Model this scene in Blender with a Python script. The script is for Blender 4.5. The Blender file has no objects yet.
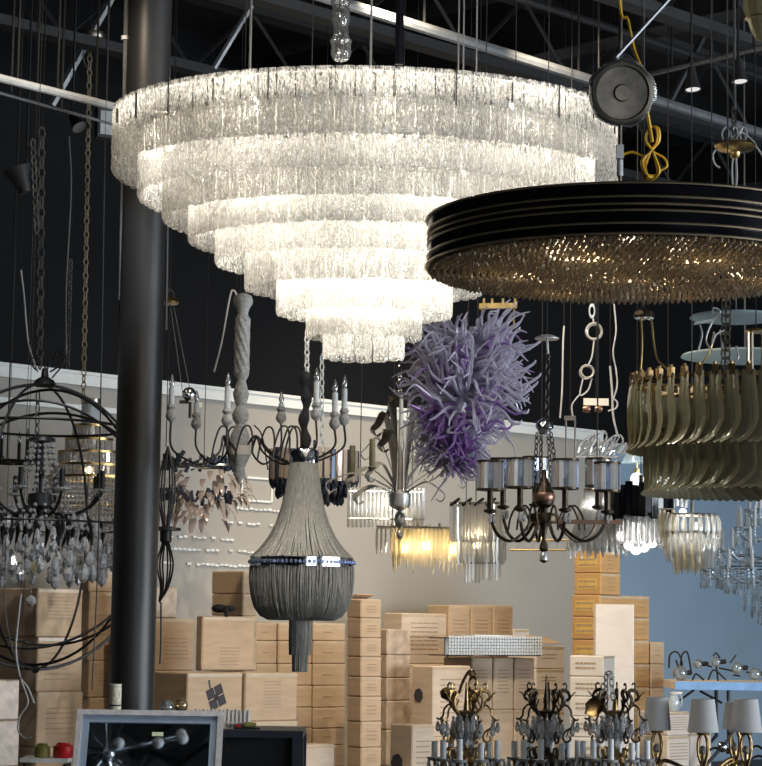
import bpy, bmesh, math, random
from math import sin, cos, pi, radians, sqrt, atan, tan
from mathutils import Vector, Matrix
random.seed(7)
RND = random.Random(11)
sc = bpy.context.scene
COL = sc.collection
# ------------------------------------------------------------ camera
FPX = 2200.0
PITCH = atan((628 - 383) / FPX)
ROLL = radians(0.85)
CAMP = Vector((0, 0, 1.6))
ROT = Matrix.Rotation(pi / 2 + PITCH, 3, 'X') @ Matrix.Rotation(ROLL, 3, 'Z')
cam = bpy.data.cameras.new('camera')
cam.sensor_fit = 'HORIZONTAL'
cam.sensor_width = 36
cam.lens = FPX * 36 / 762
cam.clip_end = 200
co = bpy.data.objects.new('camera', cam)
co.matrix_world = Matrix.Translation(CAMP) @ ROT.to_4x4()
COL.objects.link(co)
sc.camera = co
FWD = ROT @ Vector((0, 0, -1))

def ray(px, py):
    return ROT @ Vector(((px - 381) / FPX, -(py - 383) / FPX, -1))

def at(px, py, Y):
    d = ray(px, py)
    return CAMP + d * ((Y - CAMP.y) / d.y)

def at_z(px, py, z):
    d = ray(px, py)
    return CAMP + d * ((z - CAMP.z) / d.z)

def scale_at(p):
    return (Vector(p) - CAMP).dot(FWD) / FPX

# ------------------------------------------------------------ tags and tree
def tag(o, label=None, cat=None, group=None, kind=None):
    if label: o['label'] = label
    if cat: o['category'] = cat
    if group: o['group'] = group
    if kind: o['kind'] = kind
    return o

class MB:
    def __init__(s):
        s.v = []; s.f = []
    def add(s, vs, fs):
        o = len(s.v)
        s.v += [tuple(v) for v in vs]
        s.f += [tuple(i + o for i in f) for f in fs]
        return s
    def box(s, c, size, rz=0.0, ux=None, uz=None):
        sx, sy, sz = size[0] / 2, size[1] / 2, size[2] / 2
        if ux is None: ux = Vector((cos(rz), sin(rz), 0))
        uz = Vector(uz) if uz is not None else Vector((0, 0, 1))
        ux = Vector(ux).normalized(); uy = uz.cross(ux).normalized()
        c = Vector(c)
        vs = [c + ux * (a * sx) + uy * (b * sy) + uz * (d * sz)
              for d in (-1, 1) for a, b in ((-1, -1), (1, -1), (1, 1), (-1, 1))]
        return s.add(vs, [(3, 2, 1, 0), (4, 5, 6, 7), (0, 1, 5, 4), (1, 2, 6, 5), (2, 3, 7, 6), (3, 0, 4, 7)])
    def tube(s, pts, r, n=6, cap=True, flat=1.0):
        pts = [Vector(p) for p in pts]
        m = len(pts)
        rs = r if isinstance(r, (list, tuple)) else [r] * m
        t0 = (pts[1] - pts[0]).normalized()
        nrm = t0.orthogonal().normalized()
        vs = []
        for i, p in enumerate(pts):
            if i == 0: t = pts[1] - pts[0]
            elif i == m - 1: t = pts[-1] - pts[-2]
            else: t = pts[i + 1] - pts[i - 1]
            if t.length < 1e-9: t = t0
            t = t.normalized()
            nrm = nrm - t * nrm.dot(t)
            if nrm.length < 1e-6: nrm = t.orthogonal()
            nrm = nrm.normalized()
            b = t.cross(nrm)
            for k in range(n):
                a = 2 * pi * k / n
                vs.append(p + nrm * (cos(a) * rs[i]) + b * (sin(a) * rs[i] * flat))
        fs = []
        for i in range(m - 1):
            for k in range(n):
                k2 = (k + 1) % n
                fs.append((i * n + k, i * n + k2, (i + 1) * n + k2, (i + 1) * n + k))
        if cap:
            fs.append(tuple(range(n - 1, -1, -1)))
            fs.append(tuple((m - 1) * n + k for k in range(n)))
        return s.add(vs, fs)
    def lathe(s, prof, c=(0, 0, 0), n=24, rfun=None, axis=None, closed=False):
        """profile of (radius, z); optional radius function of (angle, z)"""
        c = Vector(c)
        if axis is not None:
            q = Vector((0, 0, 1)).rotation_difference(Vector(axis).normalized())
        vs = []
        for r, z in prof:
            for k in range(n):
                a = 2 * pi * k / n
                rr = r * (rfun(a, z) if rfun else 1)
                p = Vector((rr * cos(a), rr * sin(a), z))
                if axis is not None: p = q @ p
                vs.append(c + p)
        fs = []
        m = len(prof)
        for i in range(m - 1 if not closed else m):
            i2 = (i + 1) % m
            for k in range(n):
                k2 = (k + 1) % n
                fs.append((i * n + k, i * n + k2, i2 * n + k2, i2 * n + k))
        if not closed:
            fs.append(tuple(range(n - 1, -1, -1)))
            fs.append(tuple((m - 1) * n + k for k in range(n)))
        return s.add(vs, fs)
    def sphere(s, c, r, n=12, m=7, sz=1.0):
        prof = [(max(1e-5, r * sin(pi * i / m)), -r * sz * cos(pi * i / m)) for i in range(m + 1)]
        return s.lathe(prof, c, n)
    def ring(s, c, R, r, n=48, m=6, axis=None, e=1.0):
        pr = [(R + r * cos(2 * pi * k / m), r * e * sin(2 * pi * k / m)) for k in range(m)]
        return s.lathe(pr, c, n, axis=axis, closed=True)
    def drop(s, top, L, w, n=6):
        x, y, z = top
        pr = [(w * .12, 0), (w * .3, -L * .12), (w * .5, -L * .55), (w * .38, -L * .82), (1e-5, -L)]
        return s.lathe([(r, zz) for r, zz in pr[::-1]], (x, y, z), n)
    def bead(s, c, r, n=6):
        return s.lathe([(1e-5, -r), (r * .75, -r * .5), (r * .75, r * .5), (1e-5, r)], c, n)
    def ribbon(s, pts, ws, th, side):
        """lens section blade swept along pts, half widths ws, thickness th, width axis side"""
        pts = [Vector(p) for p in pts]; side = Vector(side).normalized()
        m = len(pts); vs = []
        for i, p in enumerate(pts):
            t = (pts[min(i + 1, m - 1)] - pts[max(i - 1, 0)]).normalized()
            sd = (side - t * side.dot(t)).normalized()
            nn = t.cross(sd)
            w = ws[i]; h = th / 2
            for a, b in ((-1, 0), (-.5, -.8), (.5, -.8), (1, 0), (.5, .8), (-.5, .8)):
                vs.append(p + sd * (a * w) + nn * (b * h))
        fs = []
        for i in range(m - 1):
            for k in range(6):
                k2 = (k + 1) % 6
                fs.append((i * 6 + k, i * 6 + k2, (i + 1) * 6 + k2, (i + 1) * 6 + k))
        fs.append((5, 4, 3, 2, 1, 0)); fs.append(tuple((m - 1) * 6 + k for k in range(6)))
        return s.add(vs, fs)
    def chain(s, a, b, L, w, r, n=8):
        a = Vector(a); b = Vector(b); d = b - a
        k = max(1, int(round(d.length / (L * .78))))
        st = d / k; t = d.normalized()
        s1 = t.cross(Vector((0, 1, 0)))
        if s1.length < 1e-3: s1 = Vector((1, 0, 0))
        s1.normalize(); s2 = t.cross(s1)
        for i in range(k):
            c = a + st * (i + .5)
            sd = (s1 * .8 + s2 * .6) if i % 2 else (s2 * .8 - s1 * .6)
            pts = []
            for j in range(n):
                an = 2 * pi * j / n
                pts.append(c + t * (cos(an) * L / 2) + sd * (sin(an) * w / 2))
            nn = t.cross(sd)
            vs = []
            for j, p in enumerate(pts):
                out = (p - c).normalized()
                vs += [p + out * r, p + nn * r, p - out * r, p - nn * r]
            fs = []
            for j in range(n):
                j2 = (j + 1) % n
                for q in range(4):
                    q2 = (q + 1) % 4
                    fs.append((j * 4 + q, j * 4 + q2, j2 * 4 + q2, j2 * 4 + q))
            s.add(vs, fs)
        return s
    def mesh(s, name, mat, smooth=True, ang=40):
        me = bpy.data.meshes.new(name)
        me.from_pydata(s.v, [], s.f)
        bm = bmesh.new(); bm.from_mesh(me)
        bmesh.ops.recalc_face_normals(bm, faces=bm.faces)
        bm.to_mesh(me); bm.free()
        for m in (mat if isinstance(mat, (list, tuple)) else [mat]):
            me.materials.append(m)
        if isinstance(mat, (list, tuple)) and len(mat) > 1:
            for i, p in enumerate(me.polygons): p.material_index = (i // 6) % len(mat)
        if smooth:
            me.shade_smooth()
            me.set_sharp_from_angle(angle=radians(ang))
        return me
    def build(s, name, mat, parent=None, smooth=True, ang=40, kind=None, label=None):
        o = bpy.data.objects.new(name, s.mesh(name, mat, smooth, ang))
        COL.objects.link(o)
        if parent is not None: o.parent = parent
        if kind: o['kind'] = kind
        if label: o['label'] = label
        return o

def link_mesh(name, me, parent=None, loc=None, scale=None, rot=None):
    o = bpy.data.objects.new(name, me)
    COL.objects.link(o)
    if parent is not None: o.parent = parent
    if loc is not None: o.location = loc
    if scale is not None: o.scale = scale
    if rot is not None: o.rotation_euler = rot
    return o

class Thing:
    """an Empty parenting the parts of one thing; local frame is world axes at its own place"""
    def __init__(s, name, label, cat, px, py, Y, group=None):
        s.px, s.py, s.Y = px, py, Y
        s.loc = at(px, py, Y)
        s.S = scale_at(s.loc)
        o = bpy.data.objects.new(name, None)
        o.empty_display_size = .05
        COL.objects.link(o)
        o.location = s.loc
        tag(o, label, cat, group)
        s.root = o
    def L(s, px, py, dy=0.0):
        return at(px, py, s.Y + dy * s.S) - s.loc
    def Z(s, py):
        return at(s.px, py, s.Y).z - s.loc.z
    def prof(s, pts):
        return sorted([(max(1e-5, r * s.S), s.Z(y)) for r, y in pts], key=lambda q: q[1])
    def lathe_px(s, pts, n=24, c=(0, 0), rfun=None, mb=None):
        mb = mb or MB()
        pr = [(max(1e-5, r * s.S), s.Z(y)) for r, y in pts][::-1]
        return mb.lathe(pr, (c[0] * s.S, c[1] * s.S, 0), n, rfun)
    def add(s, mb, name, mat, parent=None, **k):
        return mb.build(name, mat, parent or s.root, **k)

def parts100(parent, name, items, mat, smooth=True, ang=40, cap=100, rest=None):
    """items: (nearness key, MB); the nearest ones become parts, the remainder one uncountable part"""
    items = sorted(items, key=lambda q: q[0])
    for k, mb in items[:cap]:
        mb.build(name, mat, parent, smooth, ang)
    if len(items) > cap:
        big = MB()
        for k, mb in items[cap:]: big.add(mb.v, mb.f)
        big.build(rest or name, mat, parent, smooth, ang, kind='stuff')

def spline(pts, n=6):
    pts = [Vector(p) for p in pts]
    if len(pts) < 3: return pts
    P = [pts[0] * 2 - pts[1]] + pts + [pts[-1] * 2 - pts[-2]]
    out = []
    for i in range(1, len(P) - 2):
        a, b, c, d = P[i - 1], P[i], P[i + 1], P[i + 2]
        for k in range(n):
            t = k / n
            out.append(.5 * ((2 * b) + (c - a) * t + (2 * a - 5 * b + 4 * c - d) * t * t + (3 * b - a - 3 * c + d) * t ** 3))
    out.append(pts[-1])
    return out

def chamfer_box(size, bev):
    bm = bmesh.new()
    bmesh.ops.create_cube(bm, size=1)
    for v in bm.verts:
        v.co = Vector((v.co.x * size[0], v.co.y * size[1], v.co.z * size[2]))
    bmesh.ops.bevel(bm, geom=bm.edges[:], offset=bev, segments=1, affect='EDGES')
    mb = MB()
    bm.verts.index_update()
    mb.add([v.co.copy() for v in bm.verts], [[v.index for v in f.verts] for f in bm.faces])
    bm.free()
    return mb
# ------------------------------------------------------------ materials
def new_mat(name):
    m = bpy.data.materials.new(name); m.use_nodes = True
    nt = m.node_tree
    for n in list(nt.nodes): nt.nodes.remove(n)
    out = nt.nodes.new('ShaderNodeOutputMaterial')
    return m, nt, out

def noise_node(nt, scale=(10, 10, 10), detail=3, rough=.55):
    tc = nt.nodes.new('ShaderNodeTexCoord'); mp = nt.nodes.new('ShaderNodeMapping')
    mp.inputs['Scale'].default_value = scale
    nz = nt.nodes.new('ShaderNodeTexNoise')
    nz.inputs['Scale'].default_value = 1; nz.inputs['Detail'].default_value = detail
    nz.inputs['Roughness'].default_value = rough
    nt.links.new(tc.outputs['Object'], mp.inputs['Vector'])
    nt.links.new(mp.outputs['Vector'], nz.inputs['Vector'])
    return nz

def ramp(nt, src, stops):
    r = nt.nodes.new('ShaderNodeValToRGB')
    el = r.color_ramp.elements
    el[0].position = stops[0][0]; el[0].color = (*stops[0][1], 1)
    el[1].position = stops[-1][0]; el[1].color = (*stops[-1][1], 1)
    for p, c in stops[1:-1]:
        e = el.new(p); e.color = (*c, 1)
    nt.links.new(src, r.inputs['Fac'])
    return r

def solid(name, col, rough=.5, metal=0.0, var=.15, scale=(12, 12, 12), bump=0.0, spec=.5, sheen=0):
    m, nt, out = new_mat(name)
    b = nt.nodes.new('ShaderNodeBsdfPrincipled')
    b.inputs['Roughness'].default_value = rough
    b.inputs['Metallic'].default_value = metal
    b.inputs['Specular IOR Level'].default_value = spec
    nz = noise_node(nt, scale)
    lo = tuple(c * (1 - var) for c in col); hi = tuple(min(1, c * (1 + var)) for c in col)
    rp = ramp(nt, nz.outputs['Fac'], [(.3, lo), (.7, hi)])
    nt.links.new(rp.outputs['Color'], b.inputs['Base Color'])
    if bump:
        bp = nt.nodes.new('ShaderNodeBump'); bp.inputs['Strength'].default_value = bump
        bp.inputs['Distance'].default_value = .01
        nt.links.new(nz.outputs['Fac'], bp.inputs['Height'])
        nt.links.new(bp.outputs['Normal'], b.inputs['Normal'])
    nt.links.new(b.outputs['BSDF'], out.inputs['Surface'])
    return m

def emit(name, col, strength):
    m, nt, out = new_mat(name)
    e = nt.nodes.new('ShaderNodeEmission')
    e.inputs['Color'].default_value = (*col, 1); e.inputs['Strength'].default_value = strength
    nt.links.new(e.outputs['Emission'], out.inputs['Surface'])
    return m

def crystal(name, tint=(.9, .92, .95), refl=.35, diff=.12, rough=.05, trans=(.8, .82, .84), bump=0.0, scale=(40, 40, 40), tl=0.0, gloss=None, refr=False):
    """thin clear glass: see-through, mirror glints and a little milky scatter"""
    m, nt, out = new_mat(name)
    tr = nt.nodes.new('ShaderNodeBsdfRefraction' if refr else 'ShaderNodeBsdfTransparent'); tr.inputs['Color'].default_value = (*trans, 1)
    if refr: tr.inputs['IOR'].default_value = 1.5; tr.inputs['Roughness'].default_value = .02
    gl = nt.nodes.new('ShaderNodeBsdfGlossy'); gl.inputs['Roughness'].default_value = rough
    gl.inputs['Color'].default_value = (*(gloss or tint), 1)
    df = nt.nodes.new('ShaderNodeBsdfDiffuse'); df.inputs['Color'].default_value = (*tint, 1)
    mx = nt.nodes.new('ShaderNodeMixShader'); mx.inputs['Fac'].default_value = refl
    fr = nt.nodes.new('ShaderNodeFresnel'); fr.inputs['IOR'].default_value = 1.5
    ma = nt.nodes.new('ShaderNodeMath'); ma.operation = 'MULTIPLY_ADD'
    ma.inputs[1].default_value = 1.0; ma.inputs[2].default_value = refl
    nt.links.new(fr.outputs['Fac'], ma.inputs[0])
    nt.links.new(ma.outputs[0], mx.inputs['Fac'])
    nt.links.new(tr.outputs[0], mx.inputs[1]); nt.links.new(gl.outputs[0], mx.inputs[2])
    last = mx
    if tl:
        t2 = nt.nodes.new('ShaderNodeBsdfTranslucent'); t2.inputs['Color'].default_value = (*tint, 1)
        ad = nt.nodes.new('ShaderNodeMixShader'); ad.inputs['Fac'].default_value = tl
        nt.links.new(df.outputs[0], ad.inputs[1]); nt.links.new(t2.outputs[0], ad.inputs[2])
        src = ad
    else:
        src = df
    m2 = nt.nodes.new('ShaderNodeMixShader'); m2.inputs['Fac'].default_value = diff
    nt.links.new(last.outputs[0], m2.inputs[1]); nt.links.new(src.outputs[0], m2.inputs[2])
    if bump:
        nz = noise_node(nt, scale)
        bp = nt.nodes.new('ShaderNodeBump'); bp.inputs['Strength'].default_value = bump
        bp.inputs['Distance'].default_value = .01
        nt.links.new(nz.outputs['Fac'], bp.inputs['Height'])
        for x in (gl, df): nt.links.new(bp.outputs['Normal'], x.inputs['Normal'])
    nt.links.new(m2.outputs[0], out.inputs['Surface'])
    return m

def bark_glass(name):
    """lit frosted glass panels with a bark-like vertical grain"""
    m, nt, out = new_mat(name)
    nz = noise_node(nt, (95, 95, 22), 5, .65)
    big = noise_node(nt, (160, 160, 70), 3, .6)
    add = nt.nodes.new('ShaderNodeMath'); add.operation = 'ADD'
    nt.links.new(nz.outputs['Fac'], add.inputs[0]); nt.links.new(big.outputs['Fac'], add.inputs[1])
    hf = nt.nodes.new('ShaderNodeMath'); hf.operation = 'MULTIPLY'; hf.inputs[1].default_value = .5
    nt.links.new(add.outputs[0], hf.inputs[0])
    bp = nt.nodes.new('ShaderNodeBump'); bp.inputs['Strength'].default_value = 1.0
    bp.inputs['Distance'].default_value = .03
    nt.links.new(hf.outputs[0], bp.inputs['Height'])
    tr = nt.nodes.new('ShaderNodeBsdfTransparent'); tr.inputs['Color'].default_value = (.86, .85, .83, 1)
    gl = nt.nodes.new('ShaderNodeBsdfGlossy'); gl.inputs['Roughness'].default_value = .15
    tl = nt.nodes.new('ShaderNodeBsdfTranslucent'); tl.inputs['Color'].default_value = (.97, .94, .88, 1)
    df = nt.nodes.new('ShaderNodeBsdfDiffuse'); df.inputs['Color'].default_value = (.9, .88, .84, 1)
    tlc = ramp(nt, big.outputs['Fac'], [(.38, (.42, .40, .36)), (.62, (1, .985, .95))])
    nt.links.new(tlc.outputs['Color'], tl.inputs['Color'])
    for x in (gl, tl, df): nt.links.new(bp.outputs['Normal'], x.inputs['Normal'])
    a = nt.nodes.new('ShaderNodeMixShader'); a.inputs['Fac'].default_value = .75
    nt.links.new(df.outputs[0], a.inputs[1]); nt.links.new(tl.outputs[0], a.inputs[2])
    b = nt.nodes.new('ShaderNodeMixShader')
    rp = ramp(nt, hf.outputs[0], [(.43, (.10,) * 3), (.57, (.95,) * 3)])
    nt.links.new(rp.outputs['Color'], b.inputs['Fac'])
    nt.links.new(tr.outputs[0], b.inputs[1]); nt.links.new(a.outputs[0], b.inputs[2])
    c = nt.nodes.new('ShaderNodeMixShader'); c.inputs['Fac'].default_value = .12
    nt.links.new(b.outputs[0], c.inputs[1]); nt.links.new(gl.outputs[0], c.inputs[2])
    nt.links.new(c.outputs[0], out.inputs['Surface'])
    return m

M = {}
M['black_metal'] = solid('black_metal', (.012, .012, .013), .45, .3)
M['dark_iron'] = solid('dark_iron', (.05, .048, .045), .4, .7)
M['grey_cable'] = solid('grey_cable', (.10, .10, .10), .5)
M['white_cable'] = solid('white_cable', (.40, .40, .40), .45)
M['black_fabric'] = solid('black_fabric', (.006, .006, .007), .9)
M['chrome'] = solid('chrome', (.75, .77, .8), .12, 1, .05)
M['silver_leaf'] = solid('silver_leaf', (.46, .47, .47), .32, .55, .2)
M['nickel'] = solid('nickel', (.42, .38, .32), .3, 1)
M['brass'] = solid('brass', (.62, .44, .18), .28, 1)
M['old_brass'] = solid('old_brass', (.30, .20, .09), .35, 1, .4, (60, 60, 60))
M['canopy_bronze'] = solid('canopy_bronze', (.17, .15, .12), .4, .5, .3, (30, 30, 30))
M['dark_bronze'] = solid('dark_bronze', (.06, .045, .03), .38, .9, .4, (60, 60, 60))
M['rust_bar'] = solid('rust_bar', (.20, .12, .08), .5, .4)
M['chain_brass'] = solid('chain_brass', (.42, .36, .24), .4, .3)
M['chain_grey'] = solid('chain_grey', (.11, .11, .11), .5, .2)
M['copper'] = solid('copper', (.30, .17, .12), .35, .8)
M['white_paint'] = solid('white_paint', (.78, .78, .76), .5)
M['trim_white'] = solid('trim_white', (.80, .82, .80), .55, 0, .05)
M['chalk'] = solid('chalk_white_wood', (.38, .375, .36), .8, 0, .3, (70, 70, 70), .3)
M['candle'] = solid('candle_sleeve', (.62, .64, .65), .6)
M['olive'] = solid('olive_sleeve', (.13, .12, .07), .6)
M['column_paint'] = solid('column_paint', (.020, .0195, .020), .42, 0, .06)
M['ceil_black'] = solid('ceiling_black', (.008, .008, .009), .8)
M['joist'] = solid('joist_dark', (.013, .0135, .015), .6)
M['thin_black'] = solid('thin_black_wire', (.004, .004, .004), .8)
M['pipe_grey'] = solid('pipe_grey', (.19, .20, .21), .45, .5)
M['pipe_light'] = solid('pipe_light', (.55, .56, .56), .5, .2)
M['kraft'] = solid('kraft_card', (.50, .36, .235), .8, 0, .10, (6, 6, 30), .05)
M['kraft_pale'] = solid('pale_card', (.60, .475, .36), .8, 0, .10, (6, 6, 30), .05)
M['kraft_orange'] = solid('orange_card', (.50, .30, .125), .8, 0, .10, (6, 6, 30), .05)
M['white_card'] = solid('white_card', (.70, .62, .54), .75, 0, .06, (6, 6, 20))
M['wrapped'] = solid('wrapped_card', (.44, .34, .25), .35, 0, .25, (18, 18, 18), .25)
M['tape'] = solid('parcel_tape', (.55, .43, .30), .25, 0, .1)
M['ink'] = solid('box_ink', (.36, .255, .165), .8)
M['ink_dark'] = solid('box_ink_dark', (.05, .045, .05), .8)
M['gold_label'] = solid('gold_label', (.62, .42, .12), .6)
M['navy'] = solid('navy_desk', (.016, .02, .032), .45)
M['black_gloss'] = solid('black_gloss', (.004, .004, .006), .12, 0, .1, (5, 5, 5), 0, .5)
M['gold_edge'] = solid('gold_edge', (.72, .58, .40), .3, 1)
M['silver_frame'] = solid('silver_frame', (.58, .58, .59), .45, .25, .2, (30, 30, 30), .05)
M['mirror'] = solid('mirror_glass', (.50, .56, .62), .02, 1, .02)
M['red'] = solid('red_plastic', (.5, .01, .015), .4)
M['green_glass'] = solid('olive_plastic', (.20, .19, .05), .4)
M['speckle'] = solid('speckled_card', (.62, .58, .46), .6, 0, .5, (160, 160, 160))
M['shade_grey'] = solid('grey_linen', (.42, .42, .42), .85, 0, .06, (300, 300, 300), .05)
M['blue_table'] = solid('blue_table', (.22, .42, .78), .5, 0, .15)
M['yellow_cord'] = solid('yellow_cord', (.72, .42, .03), .4)
M['crystal'] = crystal('clear_crystal', (.95, .96, .98), .34, .24, .03, (1, 1, 1), refr=True)
M['crystal_blue'] = crystal('icy_crystal', (.80, .90, .96), .28, .46, .06, (.72, .84, .9))
M['crystal_iris'] = crystal('iridescent_crystal', (.62, .72, .95), .36, .18, .05, (.75, .82, .98), refr=True)
M['crystal_dark'] = crystal('dark_crystal', (.10, .12, .17), .35, .5, .05, (.12, .14, .2))
M['crystal_pink'] = crystal('champagne_glass', (.88, .76, .68), .25, .35, .1, (.8, .72, .66))
M['smoke_glass'] = crystal('smoked_olive_glass', (.68, .63, .43), .22, .50, .1, (.34, .32, .22), .25, (60, 60, 25), .5, (.85, .82, .68))
M['amber_glass'] = crystal('amber_glass', (.97, .89, .70), .15, .55, .1, (.97, .9, .72), .2, (60, 60, 20), .8)
M['clear_leaf'] = crystal('clear_leaf_glass', (.95, .95, .93), .25, .42, .08, (.86, .88, .88), .3, (60, 60, 20), .6)
M['white_tube'] = crystal('white_tube_glass', (.92, .91, .88), .2, .55, .12, (.85, .85, .84), 0, (1, 1, 1), .6)
M['lilac_pale'] = crystal('pale_lilac_glass', (.82, .79, .90), .05, .58, .15, (.93, .91, .97), 0, (1, 1, 1), .5)
M['lilac_deep'] = crystal('deep_purple_glass', (.52, .33, .68), .06, .58, .15, (.78, .66, .9), 0, (1, 1, 1), .5)
M['ice_bead'] = crystal('ice_bead', (.86, .92, 1.0), .3, .62, .06, (.85, .9, .95))
M['disc_glass'] = crystal('frosted_disc_glass', (.62, .76, .82), .15, .8, .2, (.7, .8, .85), 0, (1, 1, 1), .5)
M['plastic_wrap'] = crystal('plastic_wrap', (.7, .7, .7), .03, .05, .12, (.93, .93, .93), .35, (30, 30, 30))
M['bead_bronze'] = crystal('smoky_gold_beads', (.52, .43, .31), .42, .40, .10, (.5, .42, .3), 0, (1, 1, 1), .55, (.85, .70, .48))
M['bulb_clear'] = crystal('clear_bulb', (.9, .9, .9), .15, .05, .03, (.95, .95, .95))
M['flame_bulb'] = crystal('flame_bulb', (.75, .75, .75), .3, .2, .05, (.8, .8, .8))
M['bark'] = bark_glass('bark_glass')
M['glow'] = emit('bulb_glow', (1, .95, .86), 9)
M['glow_soft'] = emit('globe_glow', (1, .97, .92), 1.5)
M['glow_warm'] = emit('warm_bulb_glow', (1, .80, .50), 14)
M['frame_blue'] = solid('blue_silver_moulding', (.38, .47, .60), .35, .3)
M['sticker'] = solid('pale_green_sticker', (.62, .70, .45), .6)
M['vial'] = solid('grey_vial', (.60, .57, .53), .4)
M['bulb_amber'] = crystal('amber_bulb', (.9, .75, .5), .2, .1, .03, (.93, .85, .68))
M['glow_dim'] = emit('dim_ball_glow', (.85, .92, 1), 1.2)
M['track_face'] = emit('track_lamp_face', (1, .98, .95), .8)

def point_light(name, loc, power, col=(1, .9, .75), r=.03, parent=None):
    l = bpy.data.lights.new(name, 'POINT')
    l.energy = power; l.color = col; l.shadow_soft_size = r
    o = bpy.data.objects.new(name, l); COL.objects.link(o); o.location = loc
    if parent is not None: o.parent = parent
    return o

def area_light(name, loc, target, size, power, col):
    l = bpy.data.lights.new(name, 'AREA'); l.shape = 'RECTANGLE'
    l.size, l.size_y = size; l.energy = power; l.color = col
    o = bpy.data.objects.new(name, l); COL.objects.link(o); o.location = loc
    d = Vector(target) - Vector(loc)
    o.rotation_euler = d.to_track_quat('-Z', 'Y').to_euler()
    return o

def spot(name, loc, target, power, col, ang=70, blend=.5, r=.05):
    l = bpy.data.lights.new(name, 'SPOT'); l.energy = power; l.color = col
    l.spot_size = radians(ang); l.spot_blend = blend; l.shadow_soft_size = r
    o = bpy.data.objects.new(name, l); COL.objects.link(o); o.location = loc
    d = Vector(target) - Vector(loc)
    o.rotation_euler = d.to_track_quat('-Z', 'Y').to_euler()
    return o
# ------------------------------------------------------------ the setting
CEIL = 5.2
PA = at(0, 363, 12.0)
ZT = PA.z                                        # top of the white wall trim
PB = at_z(630, 435, ZT)
U = Vector((PB.x - PA.x, PB.y - PA.y, 0)).normalized()      # along the wall, left (near) to right (far)
NV = Vector((U.y, -U.x, 0))                                 # into the room
VB = -NV                                                    # into the wall
ALPHA = math.atan2(U.y, U.x)

def wall_hit(px):
    """ground point of the wall plane under picture column px at the trim"""
    d = ray(px, 400); k = d.x / d.y
    t = (k * PA.y - PA.x) / (U.x - k * U.y)
    return Vector((PA.x, PA.y, 0)) + U * t

def struct(name, mb, mat, smooth=False):
    o = mb.build(name, mat, None, smooth)
    o['kind'] = 'structure'
    return o

def slab(mb, a, b, z0, z1, th, off=0.0):
    """upright slab from ground point a to b, front face at off in front of the wall"""
    a = Vector(a); b = Vector(b)
    c = (a + b) / 2 + NV * (off - th / 2)
    mb.box((c.x, c.y, (z0 + z1) / 2), ((b - a).length, th, z1 - z0), ux=(b - a))
    return mb

M['wall_warm'] = solid('wall_grey_paint', (.38, .362, .33), .8, 0, .04, (2, 2, 2))
M['wall_blue'] = solid('wall_bluegrey', (.33, .47, .62), .8, 0, .04, (2, 2, 2))  # bluer base colour than the left part of the wall
M['wall_black'] = solid('wall_black_paint', (.0028, .0031, .0042), .8, 0, .08, (2, 2, 2), 0, .25)
M['floor_mat'] = solid('concrete_floor', (.16, .155, .15), .55, 0, .15, (3, 3, 3))
ZB = at(0, 377, 12.0).z
A0 = wall_hit(0) - U * 3.5
CRN = wall_hit(598)                               # end of the warm wall, behind the tall orange stack
JOG = .55
B0 = CRN + VB * JOG
B1 = B0 + U * 9.0
mb = MB(); slab(mb, A0, CRN, 0, ZB + .01, .2); struct('wall_back', mb, M['wall_warm'])
mb = MB(); slab(mb, A0, CRN, ZB + .01, CEIL, .2, .0); struct('wall_back_upper', mb, M['wall_black'])
mb = MB(); slab(mb, B0 - U * .2, B1, 0, ZB + .01, .2); struct('wall_right', mb, M['wall_blue'])
mb = MB(); slab(mb, B0 - U * .2, B1, ZB + .01, CEIL, .2); struct('wall_right_upper', mb, M['wall_black'])
mb = MB(); slab(mb, A0, CRN + U * .02, ZB, ZT, .235, .035)
slab(mb, A0, CRN + U * .03, ZT - .018, ZT, .25, .05); struct('trim_1', mb, M['trim_white'])
mb = MB(); slab(mb, B0, B1, ZB, ZT, .235, .035); struct('trim_2', mb, M['trim_white'])
# lower thin picture rail on the left part of the wall
z1 = at(0, 397, 12.0).z
mb = MB(); slab(mb, A0, wall_hit(150), z1 - .03, z1, .22, .02); struct('trim_3', mb, M['trim_white'])
z2 = at(165, 421, wall_hit(165).y).z
# left and far side walls closing the hall
mb = MB()
mb.box((A0.x - 1.0, A0.y - 4, CEIL / 2), (.2, 12, CEIL)); struct('wall_left', mb, M['wall_black'])
mb = MB(); mb.box((4, 4, -.1), (26, 36, .2)); struct('floor', mb, M['floor_mat'])
mb = MB(); mb.box((4, 6, CEIL + .09), (26, 32, .2)); struct('ceiling', mb, M['ceil_black'])
WX, WY0, WY1 = 11.0, -1.0, 9.0
# front wall behind the camera, its opening added for the front fill
mb = MB()
for x0, x1, za, zb in ((-9, 3, 0, CEIL), (9, 15, 0, CEIL), (3, 9, 0, .4), (3, 9, 3.4, CEIL)):
    mb.box(((x0 + x1) / 2, -6.1, (za + zb) / 2), (x1 - x0, .2, zb - za))
struct('wall_front', mb, M['wall_black'])
# side wall with the storefront window opening, out of the picture on the right
mb = MB()
for y0, y1, za, zb in ((-6, WY0, 0, CEIL), (WY1, 20, 0, CEIL), (WY0, WY1, 0, .4), (WY0, WY1, 3.6, CEIL)):
    mb.box((WX + .1, (y0 + y1) / 2, (za + zb) / 2), (.2, y1 - y0, zb - za))
struct('wall_window_side', mb, M['wall_black'])

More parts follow.
